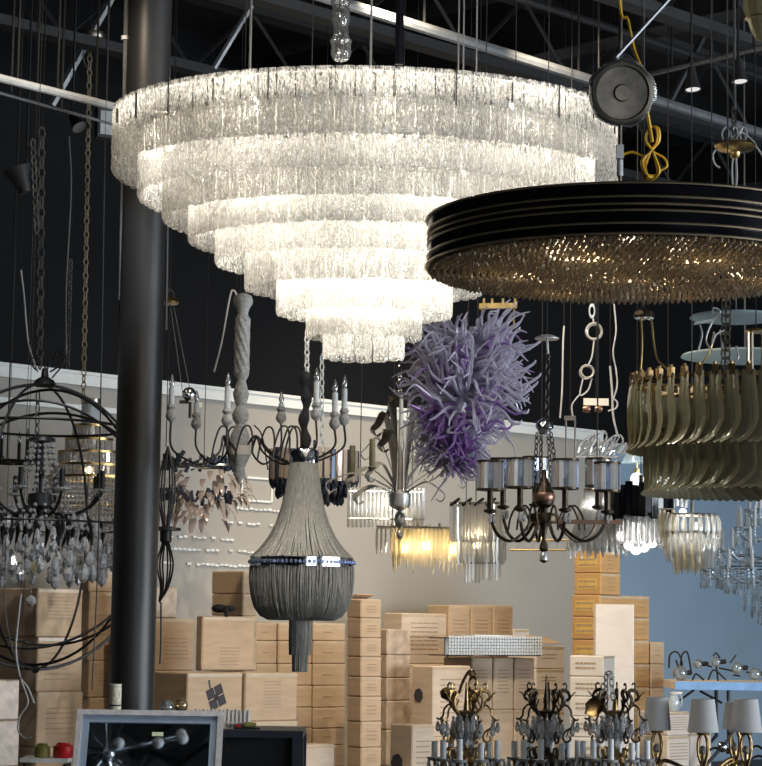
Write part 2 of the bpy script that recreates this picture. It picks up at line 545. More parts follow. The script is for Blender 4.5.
# beaded strips and outline frame on the wall, thin white
def wall_strip(px0, px1, py, r=.006):
    a = wall_hit(px0); b = wall_hit(px1)
    z = at(px0, py, a.y).z
    mb = MB()
    n = int((b - a).length / .035)
    for i in range(n):
        if RND.random() < .2: continue
        p = a + (b - a) * ((i + .5) / n) + NV * .008
        mb.box((p.x, p.y, z + RND.uniform(-.004, .004)), (.03, .012, RND.uniform(.007, .014)), ux=U)
    return mb
k = 4
for x0, x1, y in ((226, 292, 522), (166, 236, 536), (166, 292, 548), (166, 288, 563), (236, 300, 508)):
    struct('trim_%d' % k, wall_strip(x0, x1, y), M['trim_white']); k += 1
mb = MB()
a = wall_hit(242); b = wall_hit(272)
za, zb = at(242, 477, a.y).z, at(242, 500, a.y).z
for p, q, z0, z1_ in ((a, b, za - .006, za + .006), (a, b, zb - .006, zb + .006), (a, a + U * .012, zb, za), (b, b + U * .012, zb, za)):
    slab(mb, p, q, z0, z1_, .012, .012)
struct('trim_%d' % k, mb, M['trim_white'])

# ceiling joists, beams and pipes
def beam(a, b, w, h, mb):
    a = Vector(a); b = Vector(b); d = b - a
    mb.box((a + b) / 2, (d.length, w, h), ux=d)
    return mb
def through(px, py, z, t0, t1, dirv=None):
    p = at_z(px, py, z); d = dirv if dirv is not None else U
    return p + d * t0, p + d * t1
jm = MB()
for i in range(-3, 8):
    base = Vector((-3.0, 6.0, 4.95)) + NV * (i * 1.25) - U * 6
    e = base + U * 20
    beam(base, e, .12, .05, jm); beam(base - Vector((0, 0, .4)), e - Vector((0, 0, .4)), .10, .05, jm)
    n = 24
    for j in range(n):
        p = base + (e - base) * (j / n); q = base + (e - base) * ((j + .5) / n); r_ = base + (e - base) * ((j + 1) / n)
        dn = Vector((0, 0, .4))
        jm.tube([p, q - dn, r_], .014, 4)
struct('ceiling_joists', jm, M['joist'])
bm_ = MB()
for i in range(4):
    base = Vector((-4, 6.5, 4.9)) + U * (i * 3.6) - VB * -4
    beam(base - NV * -9, base - NV * 9, .18, .35, bm_)
struct('ceiling_beams', bm_, M['joist'])

def long_thing(name, label, cat, mb, mat, group=None):
    o = mb.build(name, mat); tag(o, label, cat, group); return o
def pipe(name, label, px0, py0, px1, py1, z, r, mat, ext=(0, 0), cat='pipe'):
    a = at_z(px0, py0, z); b = at_z(px1, py1, z); d = (b - a).normalized()
    mb = MB(); mb.tube([a - d * ext[0], b + d * ext[1]], r, 8)
    o = long_thing(name, label, cat, mb, mat)
    for t in (.15, .5, .85):
        p = a + (b - a) * t
        mb = MB(); mb.tube([p + Vector((0, 0, r)), Vector((p.x, p.y, CEIL))], .006, 5)
        mb.build('hanger_rod', M['thin_black'], o)
    return o
pipe('ceiling_pipe', 'long grey pipe running under the ceiling above the big glowing chandelier', 350, 5, 762, 133, 4.35, .026, M['pipe_grey'], (3, 2))
pipe('ceiling_pipe', 'thin pale pipe just left of the black column near the ceiling corner', 0, 78, 112, 106, 3.95, .018, M['pipe_light'], (2, .5))
pipe('ceiling_pipe', 'thin dark pipe below the pale one left of the column', 0, 93, 72, 113, 3.9, .007, M['pipe_grey'], (2, .3))
pipe('conduit', 'thin conduit crossing behind the round brass canopy at upper left', 0, 14, 124, 50, 5.0, .009, M['pipe_grey'], (2, 0), 'conduit')
pipe('lighting_track', 'lighting track carrying the two can lamps at upper right', 655, 73, 772, 45, 4.45, .014, M['pipe_grey'], (.5, .8), 'lighting track')
pipe('ceiling_pipe', 'dim pipe crossing the dark ceiling above the plastic wrapped canopy', 530, 2, 660, 44, 4.7, .02, M['joist'], (1, 1))
def brace(label, x0, y0, x1, y1, Y, r, mat, Y2=None):
    a = at(x0, y0, Y); b = at(x1, y1, Y2 or Y)
    d = (b - a).normalized()
    top = a if a.z > b.z else b; bot = b if a.z > b.z else a
    dd = (top - bot).normalized()
    if dd.z > .2: top = bot + dd * ((CEIL - bot.z) / dd.z)
    mb = MB(); mb.tube([bot, top], r, 6)
    return long_thing('brace', label, 'brace', mb, mat)
brace('slanted grey brace crossing behind the round brass canopy', 52, 105, 96, 26, 11.6, .022, M['pipe_grey'])
brace('slanted black rod between the wrapped canopy and the can lamps', 668, 105, 722, 0, 11.75, .019, M['joist'])
brace('short slanted bar above the left rim of the glowing chandelier', 214, 68, 238, 28, 11, .016, M['pipe_grey'])

# ------------------------------------------------------------ steel column
cp = at(140, 380, 9.6); cs = scale_at(cp)
col = Thing('steel_column', 'tall round dark grey steel column at left reaching the ceiling', 'column', 140, 380, 9.6)
mb = MB(); z0 = -col.loc.z; z1 = CEIL - col.loc.z
mb.lathe([(22.3 * cs, z0), (22.3 * cs, z1)], (0, 0, 0), 48); col.add(mb, 'shaft', M['column_paint'])
mb = MB(); mb.box((0, 0, z0 + .01), (.4, .4, .02)); col.add(mb, 'base_plate', M['column_paint'])
def side_pipe(x0, y0, x1, y1, r, label, mat, straps=(), yy=9.6):
    a = at(x0, y0, yy); b = at(x1, y1, yy)
    mb = MB(); mb.tube([Vector((b.x, yy, b.z)), Vector((a.x, yy, a.z)), Vector((a.x, yy, CEIL))], r * cs, 8)
    o = long_thing('conduit', label, 'conduit', mb, mat)
    for y in straps:
        q = at(x0, y, 9.6); m2 = MB(); m2.lathe([(r * 1.7 * cs, -.008), (r * 1.7 * cs, .008)], (a.x, yy, q.z), 12)
        m2.build('strap', M['white_paint'], o)
    return o
side_pipe(126.5, 0, 121, 300, 2.6, 'grey conduit clamped along the left side of the steel column', M['pipe_grey'], (38,))
side_pipe(170, 0, 166, 330, 1.4, 'thin cable conduit along the right side of the steel column', M['grey_cable'])
side_pipe(122, 200, 114.5, 700, 1.6, 'black conduit running down the left edge of the steel column', M['black_metal'], (), 9.66)

DAY = 1500
# ------------------------------------------------------------ light of the place
w = bpy.data.worlds.new('world'); sc.world = w; w.use_nodes = True
w.node_tree.nodes['Background'].inputs[0].default_value = (.75, .85, 1, 1)
w.node_tree.nodes['Background'].inputs[1].default_value = .03
area_light('storefront_daylight', (WX, (WY0 + WY1) / 2, 2.0), (WX - 5, (WY0 + WY1) / 2, 2.0), (WY1 - WY0, 3.2), DAY, (.84, .92, 1.0))
area_light('front_fill', (6, -6.0, 1.9), (4, 6, 1.9), (6, 3.0), DAY * .12, (.86, .93, 1.0))  # fill light added behind the camera for the hanging glass
for i, (px, Y, x, y, e) in enumerate(((60, 8.8, -1.2, 12.0, 40), (480, 11.7, .55, 14.0, 330), (400, 9.4, .2, 13.0, 300), (560, 10.0, 1.3, 13.9, 190))):  # unseen spots for the warm pool, one added to brighten the cartons
    p = at(px, 0, Y); p.z = 4.5
    spot('unseen_spot', p, (x, y, 1.2), e, (1, .84, .62), 82, .9, .06)
spot('unseen_spot', (-.9, 8.4, 4.5), (-1.68, 10.4, 2.0), 200, (.92, .96, 1.0), 24, .6, .05)  # added to make the crystals in the orb glint
spot('unseen_spot', (.9, 7.6, 4.6), (.75, 9.6, 2.2), 60, (.95, .97, 1.0), 40, .7, .05)
sc.view_settings.view_transform = 'Standard'
sc.view_settings.look = 'None'
sc.view_settings.gamma = 1
sc.view_settings.use_curve_mapping = False
sc.view_settings.exposure = 0
cy = sc.cycles
cy.max_bounces = 10; cy.transparent_max_bounces = 24; cy.diffuse_bounces = 3; cy.glossy_bounces = 4
cy.transmission_bounces = 6; cy.caustics_reflective = False; cy.caustics_refractive = False
cy.sample_clamp_indirect = 3
cy.use_denoising = True
# ------------------------------------------------------------ the big glowing tiered chandelier
bc = Thing('tiered_chandelier', 'huge glowing tiered chandelier of frosted bark glass panels, narrowing downward', 'chandelier', 365.5, 230, 7.9)
S = bc.S
TIERS = [(252, 134, 60), (226, 163, 62), (201, 189, 52), (175, 214, 50), (148, 240, 52), (118, 270, 56), (86, 300, 58), (56, 328, 52), (39, 351, 48)]
SEL = .18
items = []; hard = MB(); ringmb = []
for ti, (R, fy, h) in enumerate(TIERS):
    cyb = fy + SEL * R                       # picture height of the tier's lower circle centre
    zb = bc.Z(cyb); zt = zb + h * S * 1.0
    N = int(round(2 * pi * R / 18.0))
    for k in range(N):
        a = 2 * pi * (k + .5 * (ti % 2)) / N
        px_, py_ = R * S * sin(a), -R * S * cos(a)
        wd = 2 * pi * R * S / N * .485
        jz = RND.uniform(-1, 1) * .8 * S
        mb = MB()
        side = Vector((cos(a), sin(a), 0)); out = Vector((sin(a), -cos(a), 0))
        pts = [Vector((px_, py_, z)) for z in (zb + jz, zb + jz + 2 * S, (zb + zt) / 2, zt - 2 * S, zt)]
        pts[0] -= out * 1.2 * S
        mb.ribbon(pts, [wd * .96, wd, wd, wd, wd * .96], 5 * S, side)
        vis = -cos(a) + (9 - ti) * .035
        items.append((-vis + RND.random() * .01, mb))
        hk = MB()
    rm = MB(); rm.ring((0, 0, zt - 3 * S), R * S - 4 * S, 1.1 * S, 64, 6)
    ringmb.append(rm)
parts100(bc.root, 'glass_panel', items, M['bark'], True, 60)
for rm in ringmb: bc.add(rm, 'tier_ring', M['nickel'])
# dark strips that stand in for the slits between the top panels
for k in range(12):
    a = -1.25 + k * .225
    R = 252.6
    mb = MB(); p = Vector((R * S * sin(a), -R * S * cos(a), 0)); z = bc.Z(134 + SEL * 252) + 57 * S
    mb.box((p.x * 1.006, p.y * 1.006, z - 12 * S), (.75 * S, 2.0 * S, (14 + 26 * ((k * 7) % 5) / 5) * S), rz=a)
    bc.add(mb, 'slit_strip', M['dark_iron'])
# frame spokes
ztop = bc.Z(134 + SEL * 252) + 57 * S
mb = MB()
for k in range(6):
    a = pi * k / 6 + .2
    mb.tube([(248 * S * cos(a), 248 * S * sin(a), ztop), (-248 * S * cos(a), -248 * S * sin(a), ztop)], 1.3 * S, 5)
bc.add(mb, 'frame_spokes', M['nickel'])
mb = MB(); mb.tube([(0, 0, bc.Z(330)), (0, 0, ztop + .02)], 2.5 * S, 8); bc.add(mb, 'centre_rod', M['nickel'])
# bulbs, each with its own light
def big_bulb(R, a, z, e):
    p = Vector((R * S * sin(a), -R * S * cos(a), z))
    mb = MB(); mb.sphere(p, 3.6 * S, 10, 6, 1.3); bc.add(mb, 'bulb', M['glow'])
    mb = MB(); mb.tube([p + Vector((0, 0, 6 * S)), p + Vector((0, 0, 13 * S))], 3 * S, 8); bc.add(mb, 'bulb_socket', M['white_paint'])
    point_light('bulb_light', p, e * 1.12, (1, .94, .84), .035, bc.root)
for k in range(10): big_bulb(205, 2 * pi * k / 10 + .1, ztop - 20 * S, 7.5)
for k in range(6): big_bulb(130, 2 * pi * k / 6 + .4, bc.Z(200), 11.5)
for k in range(4): big_bulb(62, 2 * pi * k / 4 + .25, bc.Z(255), 9.5)
for k in range(2): big_bulb(26, 2 * pi * k / 2 + .1, bc.Z(285), 7)
# suspension: plastic wrapped stem, dark chrome tube, thin rods up to the ceiling
def up(t, px, py, r, name, mat, dy=0, lab=None):
    p = t.L(px, py, dy); mb = MB()
    mb.tube([p, Vector((p.x, p.y, CEIL - t.loc.z))], r * t.S, 8)
    return t.add(mb, name, mat, label=lab)
mb = MB(); p = bc.L(341, 62)
q = bc.L(341, -6); pts = [p + (q - p) * (i / 14) for i in range(15)]
mb.tube(pts + [Vector((q.x, q.y, CEIL - bc.loc.z))], [(9 + RND.uniform(-2, 3)) * S for _ in pts] + [6 * S], 9)
bc.add(mb, 'wrapped_stem', M['plastic_wrap'], label='chain stem wrapped in crinkled clear plastic')
mb = MB(); mb.chain(p, Vector((q.x, q.y, CEIL - bc.loc.z)), 12 * S, 7 * S, 1.2 * S); bc.add(mb, 'chain', M['chrome'])
up(bc, 399, 66, 4.2, 'support_tube', M['black_gloss'])
for x, dy in ((370.5, 0), (250, -60), (463, -40), (458, 120), (476, 90)):
    up(bc, x, 80, .8 if x > 380 else 1.2, 'suspension_wire', M['grey_cable'], dy)
bc.root.rotation_euler.x = radians(2.2)

# ------------------------------------------------------------ the black drum chandelier with beaded underside
dc = Thing('drum_chandelier', 'round black lacquered drum chandelier with ridged sides and bronze beaded underside', 'chandelier', 630, 235, 5.6)
S = dc.S
R = 203
zt = dc.Z(189.5) - .17 * R * S * .95; zb = dc.Z(238) - .17 * R * S * .95
H = zt - zb
mb = MB()
prof = [(R - 14, 0), (R - 2, 0), (R + 1, .04), (R + 1, .08), (R - 3, .11), (R - 3, .20), (R - 1, .24), (R - 1, .44), (R - 4, .47), (R - 4, .5), (R - 1, .53), (R - 1, .57), (R - 3, .6),
        (R - 3, .70), (R - 1, .74), (R - 1, .93), (R + 1, .95), (R + 1, .99), (R - 3, 1.0), (R - 30, 1.0), (R - 30, .96), (R - 14, .9)]
mb.lathe([(r * S, zb + t * H) for r, t in prof], (0, 0, 0), 128, closed=True)
dc.add(mb, 'drum_shell', M['black_gloss'], ang=25)
for t in (.02, .22, .46, .58, .72, .97):
    mb = MB(); mb.ring((0, 0, zb + t * H), (R + (.6 if t in (.02, .97) else -.9)) * S, 1.25 * S, 128, 6)
    dc.add(mb, 'gilt_band', M['gold_edge'])
mb = MB(); mb.lathe([(1e-4, zt - .004), (190 * S, zt - .004), (190 * S, zt - .001), (1e-4, zt - .001)], (0, 0, 0), 64); dc.add(mb, 'top_plate', M['black_metal'])
# beaded underside: hanging rows of faceted beads on a shallow bowl
bead = MB(); hooks = []
n_r = 33
for i in range(n_r):
    rr = R - 4 - i * 6.6
    if rr < 3: break
    zz = zb - (1 - (rr / R) ** 2) * 9 * S - 1.5 * S
    n = max(4, int(2 * pi * rr / 6.4))
    for k in range(n):
        a = 2 * pi * (k + .5 * (i % 2)) / n
        br = RND.uniform(2.5, 3.3) * S
        x, y = rr * S * cos(a), rr * S * sin(a)
        z = zz + RND.uniform(-.8, .8) * S
        q = RND.uniform(0, 1)
        vs = [(x + br * cos(q + j * pi / 2), y + br * sin(q + j * pi / 2), z) for j in range(4)] + [(x, y, z + br * 1.2), (x + RND.uniform(-.4, .4) * br, y, z - br * 1.15)]
        bead.add(vs, [(0, 1, 4), (1, 2, 4), (2, 3, 4), (3, 0, 4), (1, 0, 5), (2, 1, 5), (3, 2, 5), (0, 3, 5)])
dc.add(bead, 'bead_net', M['bead_bronze'], smooth=False, kind='stuff')
mb = MB(); mb.lathe([(1e-4, zb + 26 * S), (196 * S, zb + 26 * S), (196 * S, zb + 27 * S), (1e-4, zb + 27 * S)], (0, 0, 0), 64)
for k in range(7):
    a = 2 * pi * k / 6; r_ = (125 if k else 0) * S
    point_light('added_bead_light', (r_ * cos(a), r_ * sin(a), zb + 16 * S), .75, (1, .88, .68), .03, dc.root)  # drum is unlit; lights added inside to make the beads glow
dc.add(mb, 'bead_backing', M['dark_bronze'])
# stem with its socket, loose tilted canopy wrapped in plastic
up(dc, 620, 196, 2.2, 'stem', M['nickel'], 0)
mb = MB(); mb.box(dc.L(620, 152), (7 * S, 7 * S, 14 * S)); mb.lathe([(3.2 * S, -8 * S), (3.2 * S, 8 * S)], dc.L(620, 168), 10)
dc.add(mb, 'stem_coupler', M['white_paint'])
cpos = dc.L(621, 93, -14)
ax = Vector((.12, -1, -.22)).normalized()
mb = MB(); mb.lathe([(30 * S, 0), (32 * S, 3 * S), (32 * S, 8 * S), (27 * S, 9.5 * S), (26 * S, 5 * S), (9 * S, 4 * S), (7.5 * S, 7 * S), (1e-4, 7 * S)], cpos, 40, axis=ax)
dc.add(mb, 'canopy', M['canopy_bronze'], label='round bronze canopy tipped on its side')
mb = MB(); mb.lathe([(31 * S, -4 * S), (34.5 * S, 4 * S), (33.5 * S, 11 * S), (31 * S, 12 * S), (31.5 * S, 11 * S), (33 * S, 4 * S), (30 * S, -3 * S)], cpos, 28, rfun=lambda a, z: 1 + .03 * sin(5 * a) + .02 * sin(11 * a + 1), axis=ax, closed=True)
mb.tube(spline([dc.L(615, 68, -12), dc.L(622, 58, -10), dc.L(634, 66, -12)], 4), 6 * S, 6)
dc.add(mb, 'plastic_bag', M['plastic_wrap'])
yc = M['yellow_cord']
yt = dc.L(618, -25, -6)
mb = MB(); mb.tube(spline([Vector((yt.x - .02, yt.y, CEIL - dc.loc.z)), Vector((yt.x - .01, yt.y, (CEIL - dc.loc.z + yt.z) / 2)), yt, dc.L(628, 20, -6), dc.L(634, 48, -6), dc.L(640, 64, -14)]), 1.7 * S, 6)
mb.tube(spline([dc.L(645, 104, -14), dc.L(648, 118, -8), dc.L(650, 130, -6), dc.L(652, 142, -6)]), 2.0 * S, 6)
for k in range(9):
    w1, w2 = RND.uniform(5, 10), RND.uniform(5, 13)
    d = RND.uniform(-5, 5)
    mb.tube(spline([dc.L(652, 150, d), dc.L(652 - w1 * .9, 140, d), dc.L(652 - w1 * .4, 128, d), dc.L(652 + w1 * .7, 128, -d), dc.L(652 + w1 * .8, 141, -d), dc.L(651, 151, 0),
                    dc.L(652 - w2 * .95, 166 + d, d), dc.L(651 - w2 * .3, 178 + d * .6, d), dc.L(654 + w2 * .5, 172, -d), dc.L(653, 152, -d)], 5), 1.3 * S, 5)
mb.tube(spline([dc.L(622, 155), dc.L(632, 152), dc.L(644, 156), dc.L(652, 151)]), 1.3 * S, 5)
mb.tube(spline([dc.L(653, 152), dc.L(664, 158), dc.L(667, 166), dc.L(660, 171)]), 1.3 * S, 5)
dc.add(mb, 'power_cord', yc, label='yellow cord tied in a bundle')
mb = MB(); r0, r1 = dc.L(608, 66, -24), dc.L(672, -4, -4); rd_ = r1 - r0
mb.tube([r0, r1, r0 + rd_ * ((CEIL - dc.loc.z - r0.z) / rd_.z)], 1.9 * S, 6)
mb.tube([dc.L(608, 66, -24), dc.L(612, 70, -20)], 2.4 * S, 6)
dc.add(mb, 'loose_rod', M['pipe_grey'])
# ------------------------------------------------------------ stock cartons along the wall
ORD = ['topmost', 'second', 'third', 'fourth', 'fifth', 'sixth', 'seventh', 'eighth', 'ninth', 'tenth']
PLAT = .62
def ground_dir(xL, xC, xR, Y, ypx, depth=None, width=None, rot=0.0):
    c = at(xC, ypx, Y); C0 = Vector((c.x, c.y, 0))
    u = Vector((cos(ALPHA + rot), sin(ALPHA + rot), 0)); v = Vector((-u.y, u.x, 0))
    def dist(px, d):
        q = ray(px, ypx); k = q.x / q.y
        return (k * C0.y - C0.x) / (d.x - k * d.y)
    w = width if width is not None else dist(xR, u)
    dd = depth if depth is not None else dist(xL, v)
    return C0, u, v, w, dd

def next_Y(px, xL0, xC0, Y0, ypx):
    c = at(xC0, ypx, Y0); q = ray(px, ypx); k = q.x / q.y
    t = (k * c.y - c.x) / (U.x - k * U.y)
    return c.y + t * U.y

def carton(name, label, xL, xC, xR, yt, yb, Y, mat='kraft', group=None, depth=None, width=None, rot=0.0,
           text=None, tape=True, flap=False, mark=None, ztop=None, zbot=None, side_text=None, label_mat=None, cat='cardboard box'):
    C0, u, v, w, dd = ground_dir(xL, xC, xR, Y, (yt + yb) / 2, depth, width, rot)
    zt = at(xC, yt, Y).z if ztop is None else ztop
    zb = at(xC, yb, Y).z if zbot is None else zbot
    g = .0012
    zb += g
    S = scale_at((C0.x, C0.y, zt))
    h = zt - zb
    ctr = C0 + u * (w / 2) + v * (dd / 2)
    root = bpy.data.objects.new(name, None); root.empty_display_size = .05; COL.objects.link(root)
    root.location = (ctr.x, ctr.y, zb); root.rotation_euler.z = math.atan2(u.y, u.x)
    tag(root, label, cat, group)
    bx = chamfer_box((w - .004, dd - .004, h), min(.006, h * .06))
    mb = MB(); mb.add([(x, y, z + h / 2) for x, y, z in bx.v], bx.f)
    mb.build('box_body', M[mat], root, False)
    fx = -dd / 2 - .0005                      # plane of the front face in local y
    if tape:
        mb = MB()
        mb.box((0, 0, h + .0006), (w - .02, .05, .001))
        mb.box((0, -dd / 2 - .0004 + .002, h - min(.012, h * .08)), (w - .012, .0012, min(.016, h * .12)))
        mb.build('packing_tape', M['tape'], root, False)
    if text:
        mb = MB()
        rows, x0, x1, t0, t1 = text
        for r in range(rows):
            z = h * (t1 + (t0 - t1) * ((r + .5) / rows)) if rows > 1 else h * (t0 + t1) / 2
            x = x0
            while x < x1:
                ln = RND.uniform(.05, .16)
                e = min(x + ln, x1)
                if e - x > .02:
                    mb.box((-w / 2 + w * (x + e) / 2, fx + .002, z), (w * (e - x), .0016, min(.006, h * .5 * abs(t1 - t0) / rows * .5)))
                x = e + .02
        mb.build('printed_text', M['ink'], root, False)
    if side_text:
        rows, y0, y1, t0, t1 = side_text
        if label_mat:
            mb = MB(); mb.box((-w / 2 + .0012, dd / 2 - dd * (y0 + y1) / 2, h * (t0 + t1) / 2), (.0014, dd * (y1 - y0), h * (t1 - t0)))
            mb.build('paper_label', M[label_mat], root, False)
        mb = MB()
        for r in range(rows):
            z = h * (t1 + (t0 - t1) * ((r + .5) / rows))
            x = y0 + .04
            while x < y1 - .04:
                e = min(x + RND.uniform(.05, .12), y1 - .04)
                if e - x > .02:
                    mb.box((-w / 2 + .0006, dd / 2 - dd * (x + e) / 2, z), (.0018, dd * (e - x), h * abs(t1 - t0) / rows * .4))
                x = e + .02
        mb.build('printed_text', M['ink'], root, False)
    if mark == 'diamond':
        mb = MB()
        cx, cz = -w / 2 + w * .52, h * .64
        q = h * .19
        for (ox, oz) in ((-1, -1), (1, -1), (-1, 1), (1, 1), (0, 0)):
            an = .38
            s_ = q * (.80 if ox else .5)
            d1 = (ox * cos(an) - oz * sin(an)) * q * .44; d2 = (ox * sin(an) + oz * cos(an)) * q * .44
            mb.box((cx + d1, fx + .002, cz + d2), (s_, .0016, s_), ux=(cos(an), 0, sin(an)), uz=(-sin(an), 0, cos(an)))
        mb.box((cx - q * .7, fx + .002, cz + q * 1.0), (q * .16, .0016, q * .7), ux=(.97, 0, .2), uz=(-.2, 0, .97))
        mb.build('printed_emblem', M['ink_dark'], root, False)
    if mark == 'side_blot':
        mb = MB()
        cy_, cz = dd / 2 - dd * .35, h * .58
        for k in range(8):
            a = k * .9; rr = .045 if k else 0
            mb.lathe([(h * .045, 0), (h * .045, .0016 + k * .0001)], (-w / 2 + .0002, cy_ + cos(a) * h * rr, cz + sin(a) * h * rr * 1.3), 8, axis=(-1, 0, 0))
        mb.build('printed_emblem', M['ink_dark'], root, False)
    if flap:
        mb = MB()
        p = [Vector((-w / 2, -dd / 2, h)), Vector((w / 2, -dd / 2, h))]
        n = Vector((0, .75, .42)).normalized() * dd * .55
        th = Vector((0, -.42, .75)) * .004
        vs = [p[0], p[1], p[1] + n, p[0] + n]
        mb.add(vs + [q + th for q in vs], [(0, 1, 2, 3), (7, 6, 5, 4), (0, 4, 5, 1), (1, 5, 6, 2), (2, 6, 7, 3), (3, 7, 4, 0)])
        mb.build('lifted_flap', M[mat], root, False)
    return root, zt, C0, u, v, w, dd

def stack(desc, grp, xL, xC, xR, ys, Y, mats='kraft', depth=None, to_floor=True, rot0=0.0, names=None, texts=None, jit=.01, first=0, **kw):
    """a column of cartons; ys picture rows of the box edges at the front corner, topmost first"""
    n = len(ys) - 1
    zs = [at(xC, y, Y).z for y in ys]
    if to_floor and zs[-1] > PLAT:
        # go on downward, below the picture, to the pallet
        hh = zs[-2] - zs[-1]
        k = max(1, round((zs[-1] - PLAT) / max(hh, .15)))
        extra = [zs[-1] + (PLAT - zs[-1]) * (i + 1) / k for i in range(k)]
        zs[-1:] = [zs[-1]] if False else [zs[-1]]
        if zs[-1] - PLAT < hh * .9:
            zs[-1] = PLAT
        else:
            zs += extra
    out = []
    for i in range(len(zs) - 1):
        yv = ys[min(i, n - 1)]; yv2 = ys[min(i + 1, n)]
        vis = i < n
        lab = (names[i] if names and i < len(names) else desc % ORD[i + first]) if vis else desc % ORD[min(i + first, 9)]
        mt = mats if isinstance(mats, str) else mats[min(i, len(mats) - 1)]
        args = dict(kw)
        if texts: args['text'] = texts[min(i, len(texts) - 1)]
        r = carton('cardboard_box', lab, xL, xC, xR, yv, yv2, Y, mt, grp, depth, ztop=zs[i], zbot=zs[i + 1], rot=rot0 + RND.uniform(-jit, jit), **args)
        out.append(r)
    return out

TX = (5, .15, .85, .35, .7)
# left block
stack('%s carton from the top of the near stack left of the steel column', 'cartons left of the column', -14, 37, 83, [588, 637, 692, 748], 11.0,
      texts=[(7, .22, .8, .35, .85), (6, .18, .72, .18, .75), (6, .2, .8, .2, .75)])
stack('%s carton from the top of the back stack against the left side of the column', 'cartons left of the column', 80, 89, 140, [571, 592, 661, 698, 736], 11.75,
      texts=[None, TX, (4, .2, .7, .3, .7)])
stack('%s plastic wrapped carton at the far left edge below the crystals', 'wrapped cartons at the left edge', None, -18, 20, [680, 721, 768], 10.2, mats='wrapped', depth=.25, tape=False)
# right of the column
stack('%s carton in the column half behind the steel column on its right', 'cartons right of the column', None, 150, 195, [618, 671, 722], 11.5, depth=.30,
      texts=[(6, .3, .85, .2, .65), None])
carton('cardboard_box', 'small plastic wrapped carton on top of the pile just right of the column', None, 152, 178, 586.5, 618, 11.5, 'wrapped', 'cartons right of the column', depth=.2, tape=False)
stack('%s large carton of the pile with a black lump of cloth on it', 'cartons right of the column', 195, 202, 255, [616, 671], 11.2, mats='kraft', to_floor=False,
      texts=[(6, .34, .72, .08, .45)], names=['large light carton with a printed panel and black cloth hanging over its top edge'])
r_ = carton('cardboard_box', 'wide carton stamped with a black diamond emblem under the two light cartons', 152, 187, 243, 673, 708, 10.75, 'kraft', 'cartons right of the column', depth=None, mark='diamond', zbot=PLAT + .42)
carton('cardboard_box', 'carton hidden beneath the one with the diamond emblem', 152, 187, 243, 730, 766, 10.75, 'kraft', 'cartons right of the column', ztop=PLAT + .42, zbot=PLAT)
stack('%s carton right of the diamond stamped carton, with a printed column of text', 'cartons right of the column', None, 245, 298, [673, 722, 768], 11.0, depth=.24,
      texts=[(9, .35, .68, .25, .85), None])
b_ = stack('%s dark sided carton on top behind the cartons right of the column', 'cartons right of the column', 211, 243, 258, [571, 594, 616, 671, 720], 12.0)
# grid of small boxes behind the fringe chandelier
rows = [623, 641, 664, 686, 708, 729, 746, 768]
for ci, (x0, x1, de, ys) in enumerate(((256, 277.5, 'left', rows), (278.5, 312.5, 'middle', rows), (313.5, 346, 'right', rows))):
    stack('%s small carton of the ' + de + ' column behind the chain fringe chandelier', 'small cartons behind the fringe chandelier', None, x0, x1, ys, next_Y(x0, 0, 256, 12.75, 680), depth=.28, texts=[(1, .3, .6, .4, .6)], jit=.006)
carton('cardboard_box', 'pale upright carton beside the navy desk', None, 305, 335, 745, 790, 11.6, 'kraft_pale', None, depth=.14, zbot=PLAT)
# narrow stack right of the fringe chandelier
stack('%s carton of the narrow stack right of the fringe chandelier', 'narrow stack of cartons', 346, 361, 382, [599, 618, 638, 657, 677, 697, 722, 748, 768], 12.3, texts=[(3, .3, .75, .25, .7)])
carton_flap = MB()
C0, u, v, w_, dd = ground_dir(346, 361, 382, 12.3, 599)
zt = at(361, 599, 12.3).z
p = Vector((C0.x, C0.y, zt + .003)); th = Vector((0, 0, .004))
q0, q1 = p + u * .01 + v * dd * .96, p + u * (w_ - .01) + v * dd * .96
nn = (-v * .55 + Vector((0, 0, .18))) * dd
vs = [q0, q1, q1 + nn, q0 + nn]
carton_flap.add(vs + [a + th for a in vs], [(0, 1, 2, 3), (7, 6, 5, 4), (0, 4, 5, 1), (1, 5, 6, 2), (2, 6, 7, 3), (3, 7, 4, 0)])
top_box = [o for o in bpy.data.objects if o.get('label', '').startswith('topmost carton of the narrow stack')][0]
fo = carton_flap.build('lifted_flap', M['kraft'], None, False)
bpy.context.view_layer.update()
fo.parent = top_box; fo.matrix_parent_inverse = top_box.matrix_world.inverted()
stack('%s crumpled wrapped carton of the second narrow stack', 'second narrow stack of cartons', None, 387, 411, [629, 655, 678, 701, 730, 766], 12.55, mats='wrapped', depth=.2, tape=False, jit=.03)
# big boxes in the middle
stack('%s carton of the pair behind the blot marked carton', 'middle pile of cartons', 383, 402, 447, [613, 664, 715], 13.25, texts=[(7, .2, .8, .25, .85), None], mats='kraft_pale')
for i, (x0, x1, nm) in enumerate(((449, 470.5, 'left'), (471.5, 492.5, 'middle'), (493.5, 513.5, 'right'))):
    stack('%s carton of the ' + nm + ' column in the top row above the crystal tray', 'row of three cartons above the crystal tray', 427 if i == 0 else None, x0, x1, [605, 657, 712], next_Y(x0, 0, 449, 13.75, 630), depth=None if i == 0 else .26,
          texts=[(6, .2, .8, .3, .75), None])
carton('cardboard_box', 'blot marked carton at the centre of the pile, its left side in shadow', 411, 433, 471, 666, 718, 12.35, 'kraft_pale', 'middle pile of cartons', text=(7, .2, .8, .3, .85), mark='side_blot', zbot=PLAT + .38)
carton('cardboard_box', 'carton right beneath the blot marked carton', 411, 433, 471, 720, 766, 12.35, 'kraft_pale', 'middle pile of cartons', ztop=PLAT + .38, zbot=PLAT)
